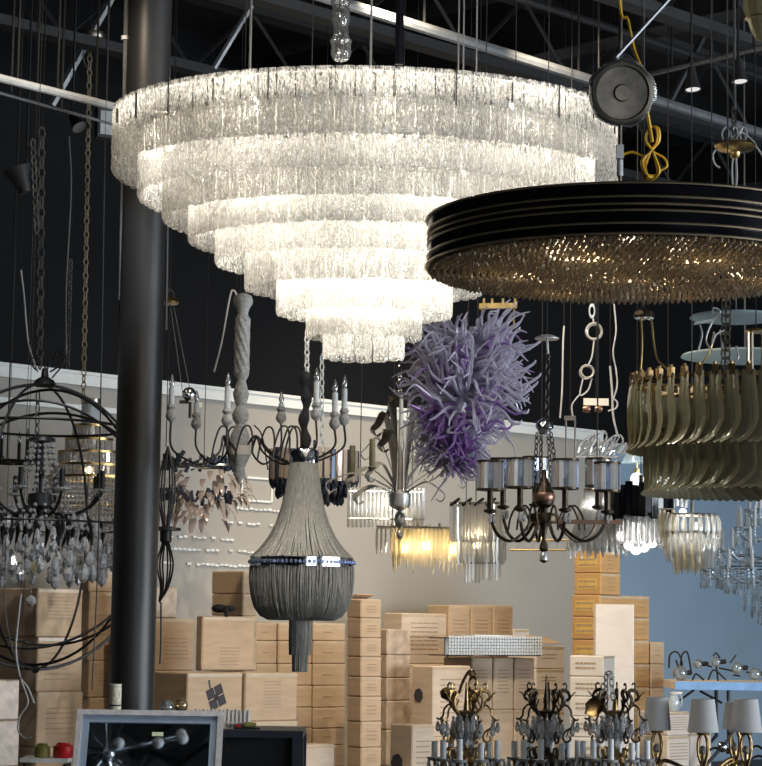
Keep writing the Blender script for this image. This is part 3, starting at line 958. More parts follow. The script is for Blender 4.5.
carton('cardboard_box', 'lowest front carton with a dark mark on its shaded left side', 389, 412, 435, 725, 790, 11.6, 'kraft_pale', 'middle pile of cartons', mark='side_blot', zbot=PLAT, text=(6, .2, .8, .5, .85))
for i, (x0, x1, nm) in enumerate(((472, 493, 'left'), (494, 514, 'middle'), (515, 535, 'right'))):
    stack('%s pale carton of the ' + nm + ' column under the crystal tray', 'pale cartons under the crystal tray', None, x0, x1, [658, 710, 768], next_Y(x0, 0, 472, 13.0, 690), mats='kraft_pale', depth=.24,
          texts=[(7, .2, .75, .3, .8), None])
stack('%s whitish carton with open flaps right of the crystal tray', 'whitish cartons right of the crystal tray', None, 536, 565, [646, 669, 691, 712, 735, 768], 13.85, mats='white_card', depth=.24, flap=False, texts=[(2, .2, .7, .4, .7)])
stack('%s small white carton peeking above the crystal tray', 'whitish cartons right of the crystal tray', None, 514, 530, [629, 655, 690], 14.6, mats='white_card', depth=.16)
fl = [o for o in bpy.data.objects if o.get('label', '').startswith('topmost whitish carton with open')][0]
mb = MB()
for sx, hh in ((-.07, .05), (.05, .04)):
    mb.add([(sx - .06, -.12, .155), (sx + .06, -.12, .155), (sx + .04, 0, .155 + hh), (sx - .04, 0, .155 + hh), (sx - .06, -.12, .159), (sx + .06, -.12, .159), (sx + .04, 0, .159 + hh), (sx - .04, 0, .159 + hh)],
           [(0, 1, 2, 3), (7, 6, 5, 4), (0, 4, 5, 1), (1, 5, 6, 2), (2, 6, 7, 3), (3, 7, 4, 0)])
mb.build('lifted_flap', M['kraft'], fl, False)
# tall orange stack
LT = dict(label_mat='gold_label')
stack('%s orange carton with a gold paper label in the tallest stack', 'tallest stack of orange cartons', 573, 601, 621, [551, 573, 595], 13.4, mats='kraft_orange', to_floor=False, side_text=(2, .15, .85, .25, .75), label_mat='gold_label', texts=[(4, .35, .7, .15, .85)])
stack('%s broad orange carton below the two narrow ones, behind the white board', 'tallest stack of orange cartons', 571, 600, 650, [595, 617, 640, 664, 688, 712, 736, 768], 13.4, mats='kraft_orange', side_text=(2, .15, .8, .25, .75), label_mat='gold_label', texts=[(3, .72, .92, .15, .85)])
stack('%s carton of the low pair of columns right of the white board', 'cartons right of the white board', None, 651, 665, [642, 664, 688, 712, 740, 768], next_Y(651, 0, 600, 13.4, 680), mats='kraft', depth=.22, texts=[(2, .3, .7, .3, .7)])
# text printed white boxes in front
stack('%s white printed carton in front of the tallest stack', 'white printed cartons', 569, 604, 615, [656, 677, 697, 717, 738, 768], 12.2, mats='white_card', side_text=(2, .15, .8, .3, .75), rot0=.55)
# low pale boxes at right
stack('%s low pale carton behind the left grey lampshade', 'low pale cartons at the right', None, 668, 690, [712, 736, 768], 13.2, mats='white_card', depth=.24, texts=[(6, .1, .9, .2, .8)])
carton('cardboard_box', 'low pale carton between the left and middle grey lampshades', None, 690, 712, 733, 768, 13.42, 'white_card', 'low pale cartons at the right', depth=.24, zbot=PLAT, text=(2, .3, .7, .4, .7))
# big white board leaning
wb = Thing('white_board', 'tall flat white foam board standing in front of the tallest orange stack', 'board', 613, 680, 12.95)
mb = MB(); a, b = wb.L(593.5, 604), wb.L(633, 604); zb_ = PLAT - wb.loc.z
uu = Vector((cos(ALPHA * .35), sin(ALPHA * .35), 0)); w2 = (b - a).length
ztp = a.z
c = (a + b) / 2; mb.box((c.x, c.y, (ztp + zb_) / 2), (w2, .035, ztp - zb_), ux=uu)
wb.add(mb, 'panel', M['white_card'], smooth=False)
mb = MB(); e = c + uu * (w2 / 2 + .003); mb.box((e.x, e.y, (ztp + zb_) / 2), (.006, .04, ztp - zb_), ux=uu); wb.add(mb, 'edge_strip', M['white_paint'], smooth=False)
# low pallet deck that carries the stock (below the picture)
mb = MB()
p0 = wall_hit(-60) + NV * 1.0; p1 = wall_hit(720) + NV * 1.0
c = (p0 + p1) / 2
mb.box((c.x + NV.x * .4, c.y + NV.y * .4, PLAT / 2), ((p1 - p0).length + 2, 3.4, PLAT), ux=U)
struct('stock_platform', mb, M['joist'])
# black cloth lump on the large light carton
bl = Thing('black_cloth', 'crumpled black cloth lying on the large light carton', 'cloth', 225, 608.5, 11.35)
mb = MB(); S = bl.S
mb.sphere((-6 * S, 4 * S, 0), 8 * S, 14, 8, .55); mb.sphere((4 * S, 2 * S, 0), 6.5 * S, 14, 8, .5)
mb.sphere((1.5 * S, -5 * S, -3 * S), 3.2 * S, 10, 6, 1.0)
bl.add(mb, 'fold', M['black_fabric'])
mb = MB(); mb.tube([(2 * S, -6.5 * S, -2 * S), (2 * S, -7.2 * S, -8 * S)], 2 * S, 8); bl.add(mb, 'hanging_end', M['black_fabric'])
# crystal tray lamp lying on the cartons
ct = Thing('crystal_flush_lamp', 'long icy crystal strand lamp lying on the pale cartons', 'lamp', 494, 657, 12.72)
S = ct.S; a, b = ct.L(447, 657), ct.L(541, 657)
uu = U; ln = (b - a).length
w_ = 94 * S / cos(ALPHA) * .98
items = []
nx = 34
p0 = ct.L(447, 656)
p0 = Vector((p0.x, p0.y, 0))
wid = .2
def tray_w(px):
    d = ray(px, 650); k = d.x / d.y
    cx, cy2 = ct.loc.x + p0.x, ct.loc.y + p0.y
    return (k * cy2 - cx) / (U.x - k * U.y)
wt = tray_w(541)
for i in range(nx):
    for j in range(6):
        m_ = MB()
        q = p0 + U * (wt * (i + .5) / nx) + NV * .01
        m_.bead((q.x, q.y, .006 + (5 - j + .5) * 3.25 * S), 1.9 * S, 6)
        items.append((j, m_))
parts100(ct.root, 'crystal_bead', items, M['ice_bead'], False)
mb = MB(); q = p0 + U * wt / 2 - NV * .15
mb.box((q.x, q.y, 18.3 * S), (wt, .3, 1.5 * S), ux=U); mb.box((q.x, q.y, .006), (wt, .3, .008), ux=U)
for i in range(9):
    q = p0 + U * (wt * i / 8) - NV * .02; mb.box((q.x, q.y, 9 * S), (.006, .006, 18 * S), ux=U)
ct.add(mb, 'frame', M['chrome'], smooth=False)
mb = MB(); q = p0 + U * wt * .55 - NV * .1
mb.box((q.x, q.y, 20.5 * S), (wt * .4, .1, 2.4 * S), ux=U); ct.add(mb, 'mounting_plate', M['white_paint'], smooth=False)
mb = MB(); q = p0 + U * wt / 2 - NV * .015; mb.box((q.x, q.y, 10 * S), (wt * .99, .003, 17 * S), ux=U); ct.add(mb, 'inner_screen', M['crystal_blue'], smooth=False)
# ------------------------------------------------------------ hanging lamps, left half
def wire_to_ceiling(t, px, py, r=.5, dy=0, name='suspension_wire', mat=None):
    p = t.L(px, py, dy); mb = MB()
    mb.tube([p, Vector((p.x, p.y, CEIL - t.loc.z))], r * t.S, 5)
    return t.add(mb, name, mat or M['thin_black'])
def chain_part(t, x0, y0, x1, y1, L, w, r, mat, dy=0, name='chain', parent=None):
    mb = MB(); mb.chain(t.L(x0, y0, dy), t.L(x1, y1, dy), L * t.S, w * t.S, r * t.S)
    return t.add(mb, name, mat, parent)
def tube_part(t, pts, r, mat, name, n=6, parent=None, seg=6, label=None):
    mb = MB(); P = spline([t.L(*p) for p in pts], seg)
    rr = [q * t.S for q in r] if isinstance(r, (list, tuple)) else r * t.S
    if isinstance(rr, list):
        m = len(P); rr = [rr[min(int(i * (len(rr) - 1) / (m - 1)), len(rr) - 2)] * (1 - (i * (len(rr) - 1) / (m - 1)) % 1) + rr[min(int(i * (len(rr) - 1) / (m - 1)) + 1, len(rr) - 1)] * ((i * (len(rr) - 1) / (m - 1)) % 1) if i < m - 1 else rr[-1] for i in range(m)]
    mb.tube(P, rr, n)
    return t.add(mb, name, mat, parent, label=label)

# black orb of hoops
orb = Thing('orb_chandelier', 'black iron orb of thin hoops around teardrop crystals, at the left edge', 'chandelier', 40, 526, 10.4)
S = orb.S; R = 142 * S
def hoop(ax, r=1.6, RR=R, name='hoop'):
    mb = MB(); mb.ring((0, 0, 0), RR, r * S, 96, 6, axis=ax); mb.v = [(x * .83, y, z) for x, y, z in mb.v]; orb.add(mb, name, M['black_metal'])
hoop((.45, -1, 0)); hoop((1, -.25, 0)); hoop((0, -1, .62)); hoop((0, -1, -.62), 1.5, R * .985)
hoop((-.4, -1, .05), 1.5, R * .97); hoop((0, 0, 1), 1.0, R * .99)
mb = MB(); mb.ring((0, 0, 99 * S), 101 * S, 1.5 * S, 80, 6); mb.v = [(x * .83, y, z) for x, y, z in mb.v]; orb.add(mb, 'hoop', M['black_metal'])
orb_top = MB(); orb_top.lathe([(9 * S, 140 * S), (12 * S, 142 * S), (9 * S, 147 * S), (4 * S, 150 * S), (3 * S, 158 * S), (1 * S, 160 * S)], (0, 0, 0), 16)
orb.add(orb_top, 'hub', M['black_metal'])
mb = MB(); mb.lathe([(2 * S, -146 * S), (5 * S, -142 * S), (2 * S, -138 * S)], (0, 0, 0), 12); orb.add(mb, 'finial', M['black_metal'])
chain_part(orb, 40, 368, 42, 128, 13, 7, 1.0, M['chain_grey'])
wire_to_ceiling(orb, 42, 130, .8)
chain_part(orb, 38, 392, 37, 436, 14, 5, .9, M['black_metal'])
tube_part(orb, [(37, 434), (37, 500)], 1.1, M['black_metal'], 'stem')
for pts in (((36, 370), (30, 362), (34, 358), (40, 366)), ((46, 372), (52, 360), (60, 356), (58, 366), (50, 372)), ((52, 378), (64, 362), (58, 350), (54, 364))):
    tube_part(orb, pts, .9, M['black_metal'], 'scroll')

# armed chandelier with big teardrop crystals
tc_ = Thing('crystal_chandelier', 'wide black armed chandelier hung thick with large teardrop crystals, inside the orb', 'chandelier', 40, 500, 10.35)
S = tc_.S
mb = MB(); tc_.lathe_px([(2, 436), (13, 438), (14, 441), (3, 443), (2, 470), (4, 474), (2, 478), (2, 492), (12, 494), (13, 506), (4, 510), (2, 520)], 20, mb=mb); tc_.add(mb, 'stem', M['black_metal'])
pend = link = None
big = MB(); big.drop((0, 0, 0), 17, 8.5, 6); me_big = big.mesh('teardrop_crystal', M['crystal'], False)
med = MB(); med.drop((0, 0, 0), 10, 4.6, 6); me_med = med.mesh('teardrop_crystal', M['crystal'], False)
for k in range(10):
    a = 2 * pi * k / 10 + .2
    Rr = 72 if k % 2 else 58
    pts = [Vector((8 * S * cos(a), 8 * S * sin(a), -2 * S)), Vector((Rr * .4 * S * cos(a), Rr * .4 * S * sin(a), -16 * S)), Vector((Rr * .8 * S * cos(a), Rr * .8 * S * sin(a), -8 * S)), Vector((Rr * S * cos(a), Rr * S * sin(a), 6 * S))]
    mb = MB(); mb.tube(spline(pts, 6), 1.6 * S, 6); arm = tc_.add(mb, 'arm', M['black_metal'])
    e = pts[-1]
    mb = MB(); mb.lathe([(2 * S, 0), (8 * S, 2 * S), (8.5 * S, 4 * S), (2 * S, 4 * S)], e, 14); tc_.add(mb, 'drip_pan', M['crystal'], arm)
    mb = MB(); mb.lathe([(2.6 * S, 4 * S), (2.6 * S, 22 * S)], e, 10); tc_.add(mb, 'candle_sleeve', M['black_metal'], arm)
nb = 0
for ring_i, (Rr, n, z0, me_, sc_) in enumerate(((84, 30, -52, me_big, 1.0), (66, 26, -60, me_big, 1.1), (46, 16, -64, me_big, 1.0), (76, 30, -36, me_big, .9), (92, 26, -26, me_med, 1.4), (52, 20, -20, me_med, 1.2), (34, 14, -46, me_big, .95), (60, 20, -44, me_med, 1.3))):
    for k in range(n):
        if nb >= 190: break
        a = 2 * pi * (k + RND.uniform(-.25, .25)) / n + ring_i * .3
        s2 = S * sc_ * RND.uniform(.85, 1.15)
        o = link_mesh('teardrop_crystal', me_, tc_.root, (Rr * S * cos(a), Rr * S * sin(a), (z0 + RND.uniform(-7, 7)) * S), (s2, s2, s2), (RND.uniform(-.1, .1), RND.uniform(-.1, .1), a))
        nb += 1
cr = MB()
for strand in range(16):
    a = 2 * pi * strand / 16
    for q in range(9):
        t = q / 8
        rr = 12 + 22 * t * t * .8
        cr.bead((rr * S * cos(a), rr * S * sin(a), (60 - 48 * t) * S), 2.0 * S, 6)
for strand in range(20):
    a = 2 * pi * strand / 20
    for q in range(10):
        t = q / 9
        rr = 30 + 46 * t
        cr.bead((rr * S * cos(a), rr * S * sin(a), (-6 - 20 * t - 12 * sin(pi * t)) * S), 2.1 * S, 6)
tc_.add(cr, 'crystal_strands', M['crystal'], smooth=False, kind='stuff')
mb = MB(); ff = MB()
for k in range(34):
    a = 2 * pi * k / 17; rr = 30 + (k % 3) * 22
    p0 = Vector((rr * S * cos(a), rr * S * sin(a), -18 * S)); d = Vector((RND.uniform(-6, 6) * S, RND.uniform(-6, 6) * S, -RND.uniform(14, 30) * S))
    mb.tube([p0, p0 + d * .5 + Vector((2 * S, 0, 0)), p0 + d], [1.7 * S, 2.6 * S, 1.0 * S], 5)
tc_.add(mb, 'iron_leaves', M['black_metal'])
o = link_mesh('amber_drop', (lambda m: (m.drop((0, 0, 0), 11, 6, 6), m.mesh('amber_drop', M['amber_glass'], False))[1])(MB()), tc_.root, tc_.L(34, 562, -70), (S, S, S))
mb = MB(); mb.sphere(tc_.L(31, 601, -70), 5.2 * S, 10, 6); mb.tube([tc_.L(31, 596, -70), tc_.L(33, 574, -70)], .3 * S, 4); tc_.add(mb, 'crystal_ball', M['crystal'], smooth=False)
def merge(tf, tt):
    off = tf.loc - tt.loc
    for ch in list(bpy.data.objects):
        if ch.parent is tf.root:
            ch.parent = tt.root; ch.location = Vector(ch.location) + off
    bpy.data.objects.remove(tf.root)
merge(tc_, orb)

# tiered crystal lamp with gilt rings
gt = Thing('tiered_crystal_lamp', 'narrow tiered crystal chandelier with gilt rings beside the steel column, hung on a brass chain', 'chandelier', 88, 505, 11.3)
S = gt.S
tiers = [(17, 426, 12), (24, 440, 12), (31, 453, 11), (37, 466, 11), (42, 478, 40), (34, 505, 40), (24, 530, 34)]
its = []
for Rr, y, h in tiers:
    z = gt.Z(y)
    mb = MB(); mb.lathe([((Rr - 1) * S, z - 1.3 * S), ((Rr + .8) * S, z - 1.3 * S), ((Rr + .8) * S, z + 1.3 * S), ((Rr - 1) * S, z + 1.3 * S)], (0, 0, 0), 40, closed=True)
    gt.add(mb, 'gilt_ring', M['brass'])
    n = int(2 * pi * Rr / 4.2)
    for k in range(n):
        a = 2 * pi * k / n
        m_ = MB()
        if h < 20:
            m_.box((Rr * S * cos(a), Rr * S * sin(a), z - (h / 2) * S), (3.4 * S, 1.6 * S, (h - 2) * S), rz=a + pi / 2)
        else:
            q = 0
            while q < h - 7:
                m_.bead((Rr * S * cos(a), Rr * S * sin(a), z - (q + 4) * S), 2.0 * S, 6); q += 4.6
            m_.drop((Rr * S * cos(a), Rr * S * sin(a), z - (q + 2) * S), 8 * S, 4 * S, 6)
        its.append((sin(a) + (Rr < 30) * .2, m_))
parts100(gt.root, 'crystal_pendant', its, M['crystal'], False)
mb = MB(); gt.lathe_px([(3, 398), (10, 399), (10, 404), (3, 405), (2, 426), (2, 520)], 16, mb=mb); gt.add(mb, 'stem', M['nickel'])
mb = MB(); gt.lathe_px([(9, 404), (9, 425), (8, 425), (8, 404)], 12, mb=mb); gt.add(mb, 'glass_cylinder', M['crystal_blue'], label='icy blue faceted glass cylinder')
chain_part(gt, 83, 424, 90, 42, 9, 5, .8, M['chain_brass'])
mb = MB(); p = gt.L(91, 38); mb.lathe([(15 * S, -2 * S), (16 * S, 0), (15.5 * S, 5 * S), (5 * S, 7 * S), (1e-4, 7 * S)], p, 28); mb.lathe([(3 * S, -6 * S), (4 * S, -2 * S)], p, 10); gt.add(mb, 'canopy', M['nickel'], label='round beige canopy')
wire_to_ceiling(gt, 91, 31, .8)
tube_part(gt, [(87, 44), (83, 55), (86, 66), (90, 72)], .8, M['grey_cable'], 'wire')
point_light('tier_bulb', (0, 0, gt.Z(470)), 7, (1, .85, .6), .02, gt.root)
mb = MB(); mb.sphere((0, 0, gt.Z(470)), 4 * S, 10, 6); gt.add(mb, 'bulb', M['glow_warm'])

# black candle lamp at the very left
bk = Thing('candle_lamp', 'small black candle lamp at the far left edge in front of the grey wall', 'lamp', 10, 462, 11.45)
S = bk.S
mb = MB(); mb.ring((0, 0, 0), 26 * S, 1.6 * S, 40, 6); bk.add(mb, 'ring', M['black_metal'])
mb = MB(); mb.tube([(-26 * S, 0, 0), (26 * S, 0, 0)], 1.2 * S, 6); mb.tube([(0, -26 * S, 0), (0, 26 * S, 0)], 1.2 * S, 6); bk.add(mb, 'cross_bar', M['black_metal'])
for k in range(6):
    a = 2 * pi * k / 6 + .35; p = Vector((26 * S * cos(a), 26 * S * sin(a), 0))
    mb = MB(); mb.lathe([(3 * S, 0), (3 * S, 4 * S), (1.8 * S, 4 * S), (1.8 * S, 21 * S)], p, 10); c = bk.add(mb, 'candle_sleeve', M['black_metal'])
    mb = MB(); mb.lathe([(1.5 * S, 21 * S), (2.2 * S, 26 * S), (.3 * S, 33 * S)], p, 10); bk.add(mb, 'bulb', M['flame_bulb'], c)
wire_to_ceiling(bk, 7, 462, .8)

# strap lamp hidden behind the column
sl = Thing('strap_lamp', 'black bent strap lamp with an hourglass outline showing behind the column', 'lamp', 166, 528, 10.9)
S = sl.S
mb = MB(); sl.lathe_px([(3, 526), (15, 528), (15, 530.5), (6, 531), (6, 541), (3, 544), (1, 546)], 20, mb=mb); sl.add(mb, 'hub', M['black_metal'])
for k in range(6):
    a = 2 * pi * k / 6 + .3
    c, s_ = cos(a) * S, sin(a) * S
    up_ = [Vector((3 * c, 3 * s_, 2 * S)), Vector((8 * c, 8 * s_, 30 * S)), Vector((7 * c, 7 * s_, 56 * S)), Vector((0, 0, 82 * S))]
    dn = [Vector((3 * c, 3 * s_, -14 * S)), Vector((8 * c, 8 * s_, -36 * S)), Vector((4 * c, 4 * s_, -58 * S)), Vector((-5 * S, 0, -74 * S))]
    for P in (up_, dn):
        mb = MB(); mb.tube(spline(P, 7), 1.0 * S, 5); sl.add(mb, 'strap', M['black_metal'])
tube_part(sl, [(161, 602), (161, 640), (160, 664)], .9, M['black_metal'], 'cable')
wire_to_ceiling(sl, 166, 447, .5)

# pale leaf and dark crystal chandelier behind the wooden one
pl = Thing('leaf_glass_chandelier', 'blurry pale champagne leaf glass chandelier with two dark crystal rings low against the grey wall', 'chandelier', 204, 485, 12.4)
S = pl.S
its = []
for ri, (Rr, y, n) in enumerate(((34, 462, 44), (36, 496, 44))):
    for k in range(n):
        a = 2 * pi * k / n; m_ = MB()
        m_.box((Rr * S * cos(a) - (6 if ri == 0 else 9) * S, Rr * S * sin(a), pl.Z(y) + RND.uniform(-6, 6) * S), (3.4 * S, 3 * S, RND.uniform(5, 10) * S), rz=a, uz=(RND.uniform(-.6, .6), RND.uniform(-.4, .4), 1))
        its.append((sin(a), m_))
parts100(pl.root, 'dark_crystal', its, M['crystal_dark'], False)
its = []
for k in range(110):
    a = RND.uniform(0, 2 * pi); z = RND.uniform(-34, 14); Rr = RND.uniform(28, 38)
    if z < -14: Rr *= .75
    p = Vector((Rr * S * cos(a) + (6 if z > -14 else -2) * S, Rr * S * sin(a), z * S)); o_ = Vector((cos(a), sin(a), RND.uniform(-.8, .5))).normalized()
    m_ = MB(); P = [p, p + o_ * 5 * S, p + o_ * 9 * S + Vector((0, 0, -5 * S)), p + o_ * 10 * S + Vector((0, 0, -10 * S))]
    m_.ribbon(P, [1.2 * S, 3 * S, 2.6 * S, .5 * S], .8 * S, (-sin(a), cos(a), 0)); its.append((sin(a), m_))
parts100(pl.root, 'glass_leaf', its, M['crystal_pink'])
mb = MB(); mb.lathe([(30 * S, 18 * S), (32 * S, 18 * S), (32 * S, 20 * S), (30 * S, 20 * S)], (0, 0, 0), 36, closed=True); mb.tube([(-31 * S, 0, 19 * S), (31 * S, 0, 19 * S)], S, 5); mb.tube([(0, -31 * S, 19 * S), (0, 31 * S, 19 * S)], S, 5); mb.tube([(0, 0, 19 * S), (0, 0, 30 * S)], 2 * S, 6)
pl.add(mb, 'frame', M['nickel'])
wire_to_ceiling(pl, 204, 458, .4)

# white carved wooden chandelier with a rope twist column
wc = Thing('carved_candle_chandelier', 'chalky white carved chandelier with a rope twist column, white candles and dark wire arms', 'chandelier', 240, 440, 9.3)
S = wc.S
mb = MB()
tw = lambda a, z: 1 + .075 * cos(7 * a + z / S * .42)
def twf(a, z):
    return tw(a, z) if wc.Z(374) < z < wc.Z(318) else 1
pts = [(2, 293), (5, 294), (8.5, 296), (10, 300), (9.6, 304), (7, 308), (5.2, 313), (6.2, 317)] + [(7.4, 318 + i) for i in range(58)] + [(6, 378), (4.5, 381), (6.5, 388), (8.2, 394), (6.5, 401), (4.3, 406), (7, 411), (8.5, 415), (7.5, 420), (4.6, 424), (6, 428), (8, 432), (9.5, 436), (10.5, 440), (10.5, 456), (8, 461), (5, 468), (6, 474), (3, 480), (1, 484)]
wc.lathe_px(pts, 56, rfun=twf, mb=mb); wc.add(mb, 'column', M['chalk'])
mb = MB(); wc.lathe_px([(11.5, 446), (11.5, 455)], 10, mb=mb); wc.add(mb, 'hub', M['white_card'])
def warm_arm(px, yc, dx_, dy, ytip):
    e = wc.L(px, yc, dy)
    x0 = 8 if px > 240 else -8
    mid = (240 + px) / 2
    pts = [wc.L(240 + x0 * .6, 448, dy * .1), wc.L(240 + x0 * 2, 436, dy * .15), wc.L(240 + (px - 240) * .30, 452, dy * .35), wc.L(240 + (px - 240) * .55, 464, dy * .6), wc.L(240 + (px - 240) * .82, 458, dy * .88), wc.L(px, 446, dy), e]
    mb = MB(); mb.tube(spline(pts, 7), 1.15 * S, 6); arm = wc.add(mb, 'arm', M['dark_iron'])
    # small gooseneck scroll riding on the arm
    q0 = wc.L(240 + (px - 240) * .42, 461, dy * .5)
    P = [q0, q0 + Vector((3 * S, 0, 18 * S)), q0 + Vector((8 * S, 0, 33 * S)), q0 + Vector((14 * S, 0, 34 * S)), q0 + Vector((17 * S, 0, 24 * S)), q0 + Vector((17 * S, 0, 8 * S))]
    mb = MB(); mb.tube(spline(P, 6), 1.0 * S, 6); wc.add(mb, 'scroll', M['dark_iron'], arm)
    h = (yc - ytip) * S
    mb = MB(); mb.lathe([(1.5 * S, -2 * S), (4.6 * S, 1 * S), (5.6 * S, 4 * S), (4.6 * S, 8 * S), (3.2 * S, 10 * S), (5.0 * S, 13 * S), (3.4 * S, 16 * S)], e, 14); wc.add(mb, 'candle_cup', M['chalk'], arm)
    mb = MB(); mb.lathe([(2.9 * S, 15 * S), (2.9 * S, h - 14 * S)], e, 12); wc.add(mb, 'candle_sleeve', M['candle'], arm)
    mb = MB(); mb.lathe([(1.6 * S, h - 14 * S), (2.9 * S, h - 9 * S), (1.6 * S, h - 4 * S), (.2 * S, h)], e, 10); wc.add(mb, 'flame_bulb', M['flame_bulb'], arm)
for px, yc, dy, yt in ((171, 420, -30, 374), (227, 425, -95, 374), (281, 422, 85, 389), (316, 419, -55, 368), (334.5, 428, -20, 379), (344, 424, 25, 374), (196, 428, 80, 388)):
    warm_arm(px, yc, 0, dy, yt)
wire_to_ceiling(wc, 240, 294, .5)
tube_part(wc, [(254, 425), (262, 436), (268, 470)], .8, M['dark_iron'], 'scroll')

# chain fringe chandelier
fc = Thing('chain_fringe_chandelier', 'tall draped silver chain fringe chandelier with a chrome band, in front of the cartons', 'chandelier', 302, 562, 8.8)
S = fc.S
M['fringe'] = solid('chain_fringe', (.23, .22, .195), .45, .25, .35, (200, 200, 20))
mb = MB()
cx = 0
def zf(y): return fc.Z(y)
M['fringe_lit'] = solid('chain_fringe_lit', (.36, .345, .31), .45, .2, .4, (200, 200, 20))  # brighter copy of the fringe; window light on the bowl put into its colour
def strands(n, prof, name, jr=.05, mt='fringe'):
    mb = MB()
    for k in range(n):
        a = 2 * pi * (k + RND.uniform(-.4, .4)) / n
        j = 1 + RND.uniform(-jr, jr)
        ph = RND.uniform(0, 6)
        pts = []
        for i, (r, y) in enumerate(prof):
            aa = a + .012 * sin(ph + i)
            pts.append(Vector((r * j * S * cos(aa), r * j * S * sin(aa), zf(y))))
        mb.tube(pts, .62 * S, 4, cap=False)
    fc.add(mb, name, M[mt], kind='stuff')
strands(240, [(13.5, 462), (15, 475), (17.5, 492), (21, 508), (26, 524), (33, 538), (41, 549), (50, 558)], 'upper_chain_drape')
strands(300, [(50.5, 566), (51, 580), (49.5, 594), (46, 607), (40, 616), (32, 620), (24, 618), (16, 612)], 'lower_chain_bowl', .03, 'fringe_lit')
strands(90, [(11, 612), (11, 640), (10.5, 655)], 'chain_tassel', .05, 'fringe_lit')
strands(60, [(7, 612), (7, 650), (6.5, 672)], 'chain_tassel', .2, 'fringe_lit')
mb = MB()
for k in range(260):
    a = RND.uniform(0, 2 * pi); r0 = RND.uniform(18, 44); z0 = zf(612 + (r0 < 20) * 4)
    b = a + RND.uniform(-.2, .2)
    mb.tube([Vector((r0 * S * cos(a), r0 * S * sin(a), zf(568))), Vector((r0 * S * cos(b), r0 * S * sin(b), zf(600))), Vector((r0 * .85 * S * cos(b), r0 * .85 * S * sin(b), zf(616)))], .6 * S, 3, cap=False)
fc.add(mb, 'inner_chain_strands', M['fringe'], kind='stuff')
mb = MB(); fc.lathe_px([(14, 464), (15, 463), (15, 452), (14, 450), (8, 449), (3, 446)], 30, mb=mb); fc.add(mb, 'crown', M['chrome'])
mb = MB(); mb.lathe([(50 * S, zf(568)), (52 * S, zf(567)), (52 * S, zf(558)), (50 * S, zf(557))], (0, 0, 0), 64, closed=True); bandp = fc.add(mb, 'band', M['chrome'])
mb = MB()
for k in range(72):
    a = 2 * pi * k / 72; mb.bead((52.6 * S * cos(a), 52.6 * S * sin(a), zf(562.5)), 2.1 * S, 5)
fc.add(mb, 'crystal_trim', M['crystal_iris'], bandp, smooth=False)
mb = MB(); P = [fc.L(306 - (y - 372) * .02 + 1.3 * sin(y * .16), y) for y in range(372, 451, 3)]
mb.tube(P, [(4.6 + 1.3 * sin(i * .9)) * S for i in range(len(P))], 9); fc.add(mb, 'chain_sleeve', M['black_fabric'], label='gathered black fabric chain sleeve')
chain_part(fc, 307, 375, 307, 330, 9, 5, 1.0, M['white_paint'])
wire_to_ceiling(fc, 307, 330, .6)

# dark crystal ring lamp behind the fringe chandelier
dk = Thing('dark_crystal_lamp', 'ring lamp of pale bars over dark blue crystals, behind the fringe chandelier crown', 'lamp', 314, 470, 11.3)
S = dk.S
its = []; its2 = []
for k in range(40):
    a = 2 * pi * k / 40; Rr = 44
    p = Vector((Rr * S * cos(a), Rr * S * sin(a), 0)); m_ = MB()
    m_.box((p.x, p.y, (4 + RND.uniform(-2, 2)) * S), (4.6 * S, 2.4 * S, 30 * S), rz=a + pi / 2)
    (its if k % 3 else its2).append((sin(a), m_))
parts100(dk.root, 'pale_bar', its, M['crystal_pink'], False); parts100(dk.root, 'black_bar', its2, M['crystal_dark'], False)
its = []
for ri, (Rr, z) in enumerate(((42, -12), (36, -22), (28, -30))):
    n = 30 - ri * 5
    for k in range(n):
        a = 2 * pi * k / n + ri; m_ = MB()
        m_.drop((Rr * S * cos(a), Rr * S * sin(a), (z + 8 + RND.uniform(-2, 2)) * S), 14 * S, 6 * S, 4); its.append((sin(a), m_))
parts100(dk.root, 'dark_crystal', its, M['crystal_dark'], False)
mb = MB()
for z in (-8, 14): mb.ring((0, 0, z * S), 43 * S, .9 * S, 48, 5); mb.tube([(-43 * S, 0, z * S), (43 * S, 0, z * S)], .8 * S, 5)
mb.tube([(0, 0, -8 * S), (0, 0, 30 * S)], 1.5 * S, 6); dk.add(mb, 'frame', M['chrome'])
chain_part(dk, 322, 458, 322, 355, 10, 4.5, .9, M['crystal_blue'], name='crystal_chain')
wire_to_ceiling(dk, 322, 356, .5)

# small parts hanging at left
def cord(name, label, pts, Y, r, mat, cat='cable', group=None):
    P = [at(p[0], p[1], Y + (p[2] if len(p) > 2 else 0)) for p in pts]
    s_ = scale_at(P[0]); mb = MB(); mb.tube(spline(P, 6), r * s_, 6)
    o = mb.build(name, mat); tag(o, label, cat, group); return o
def to_ceil(px, py, Y):
    p = at(px, py, Y); return p
def hang_cord(name, label, pts, Y, r, mat, cat='cable', top=True, group=None):
    P = [at(p[0], p[1], Y) for p in pts]
    s_ = scale_at(P[0]); mb = MB(); mb.tube(spline(P, 6), r * s_, 6)
    o = mb.build(name, mat); tag(o, label, cat, group)
    if top:
        m2 = MB(); m2.tube([P[0], Vector((P[0].x, P[0].y, CEIL))], .35 * s_, 4); m2.build('thin_wire', M['thin_black'], o)
    return o
hang_cord('loose_cable', 'white cord dangling down to the top of the black orb', [(21, 270), (24, 296), (28, 340), (34, 362), (38, 372)], 10.6, .9, M['white_cable'])
hang_cord('loose_cable', 'grey cable hanging between the two long chains at left', [(69, 136), (71, 190), (66, 290), (66, 355)], 10.9, .9, M['grey_cable'])
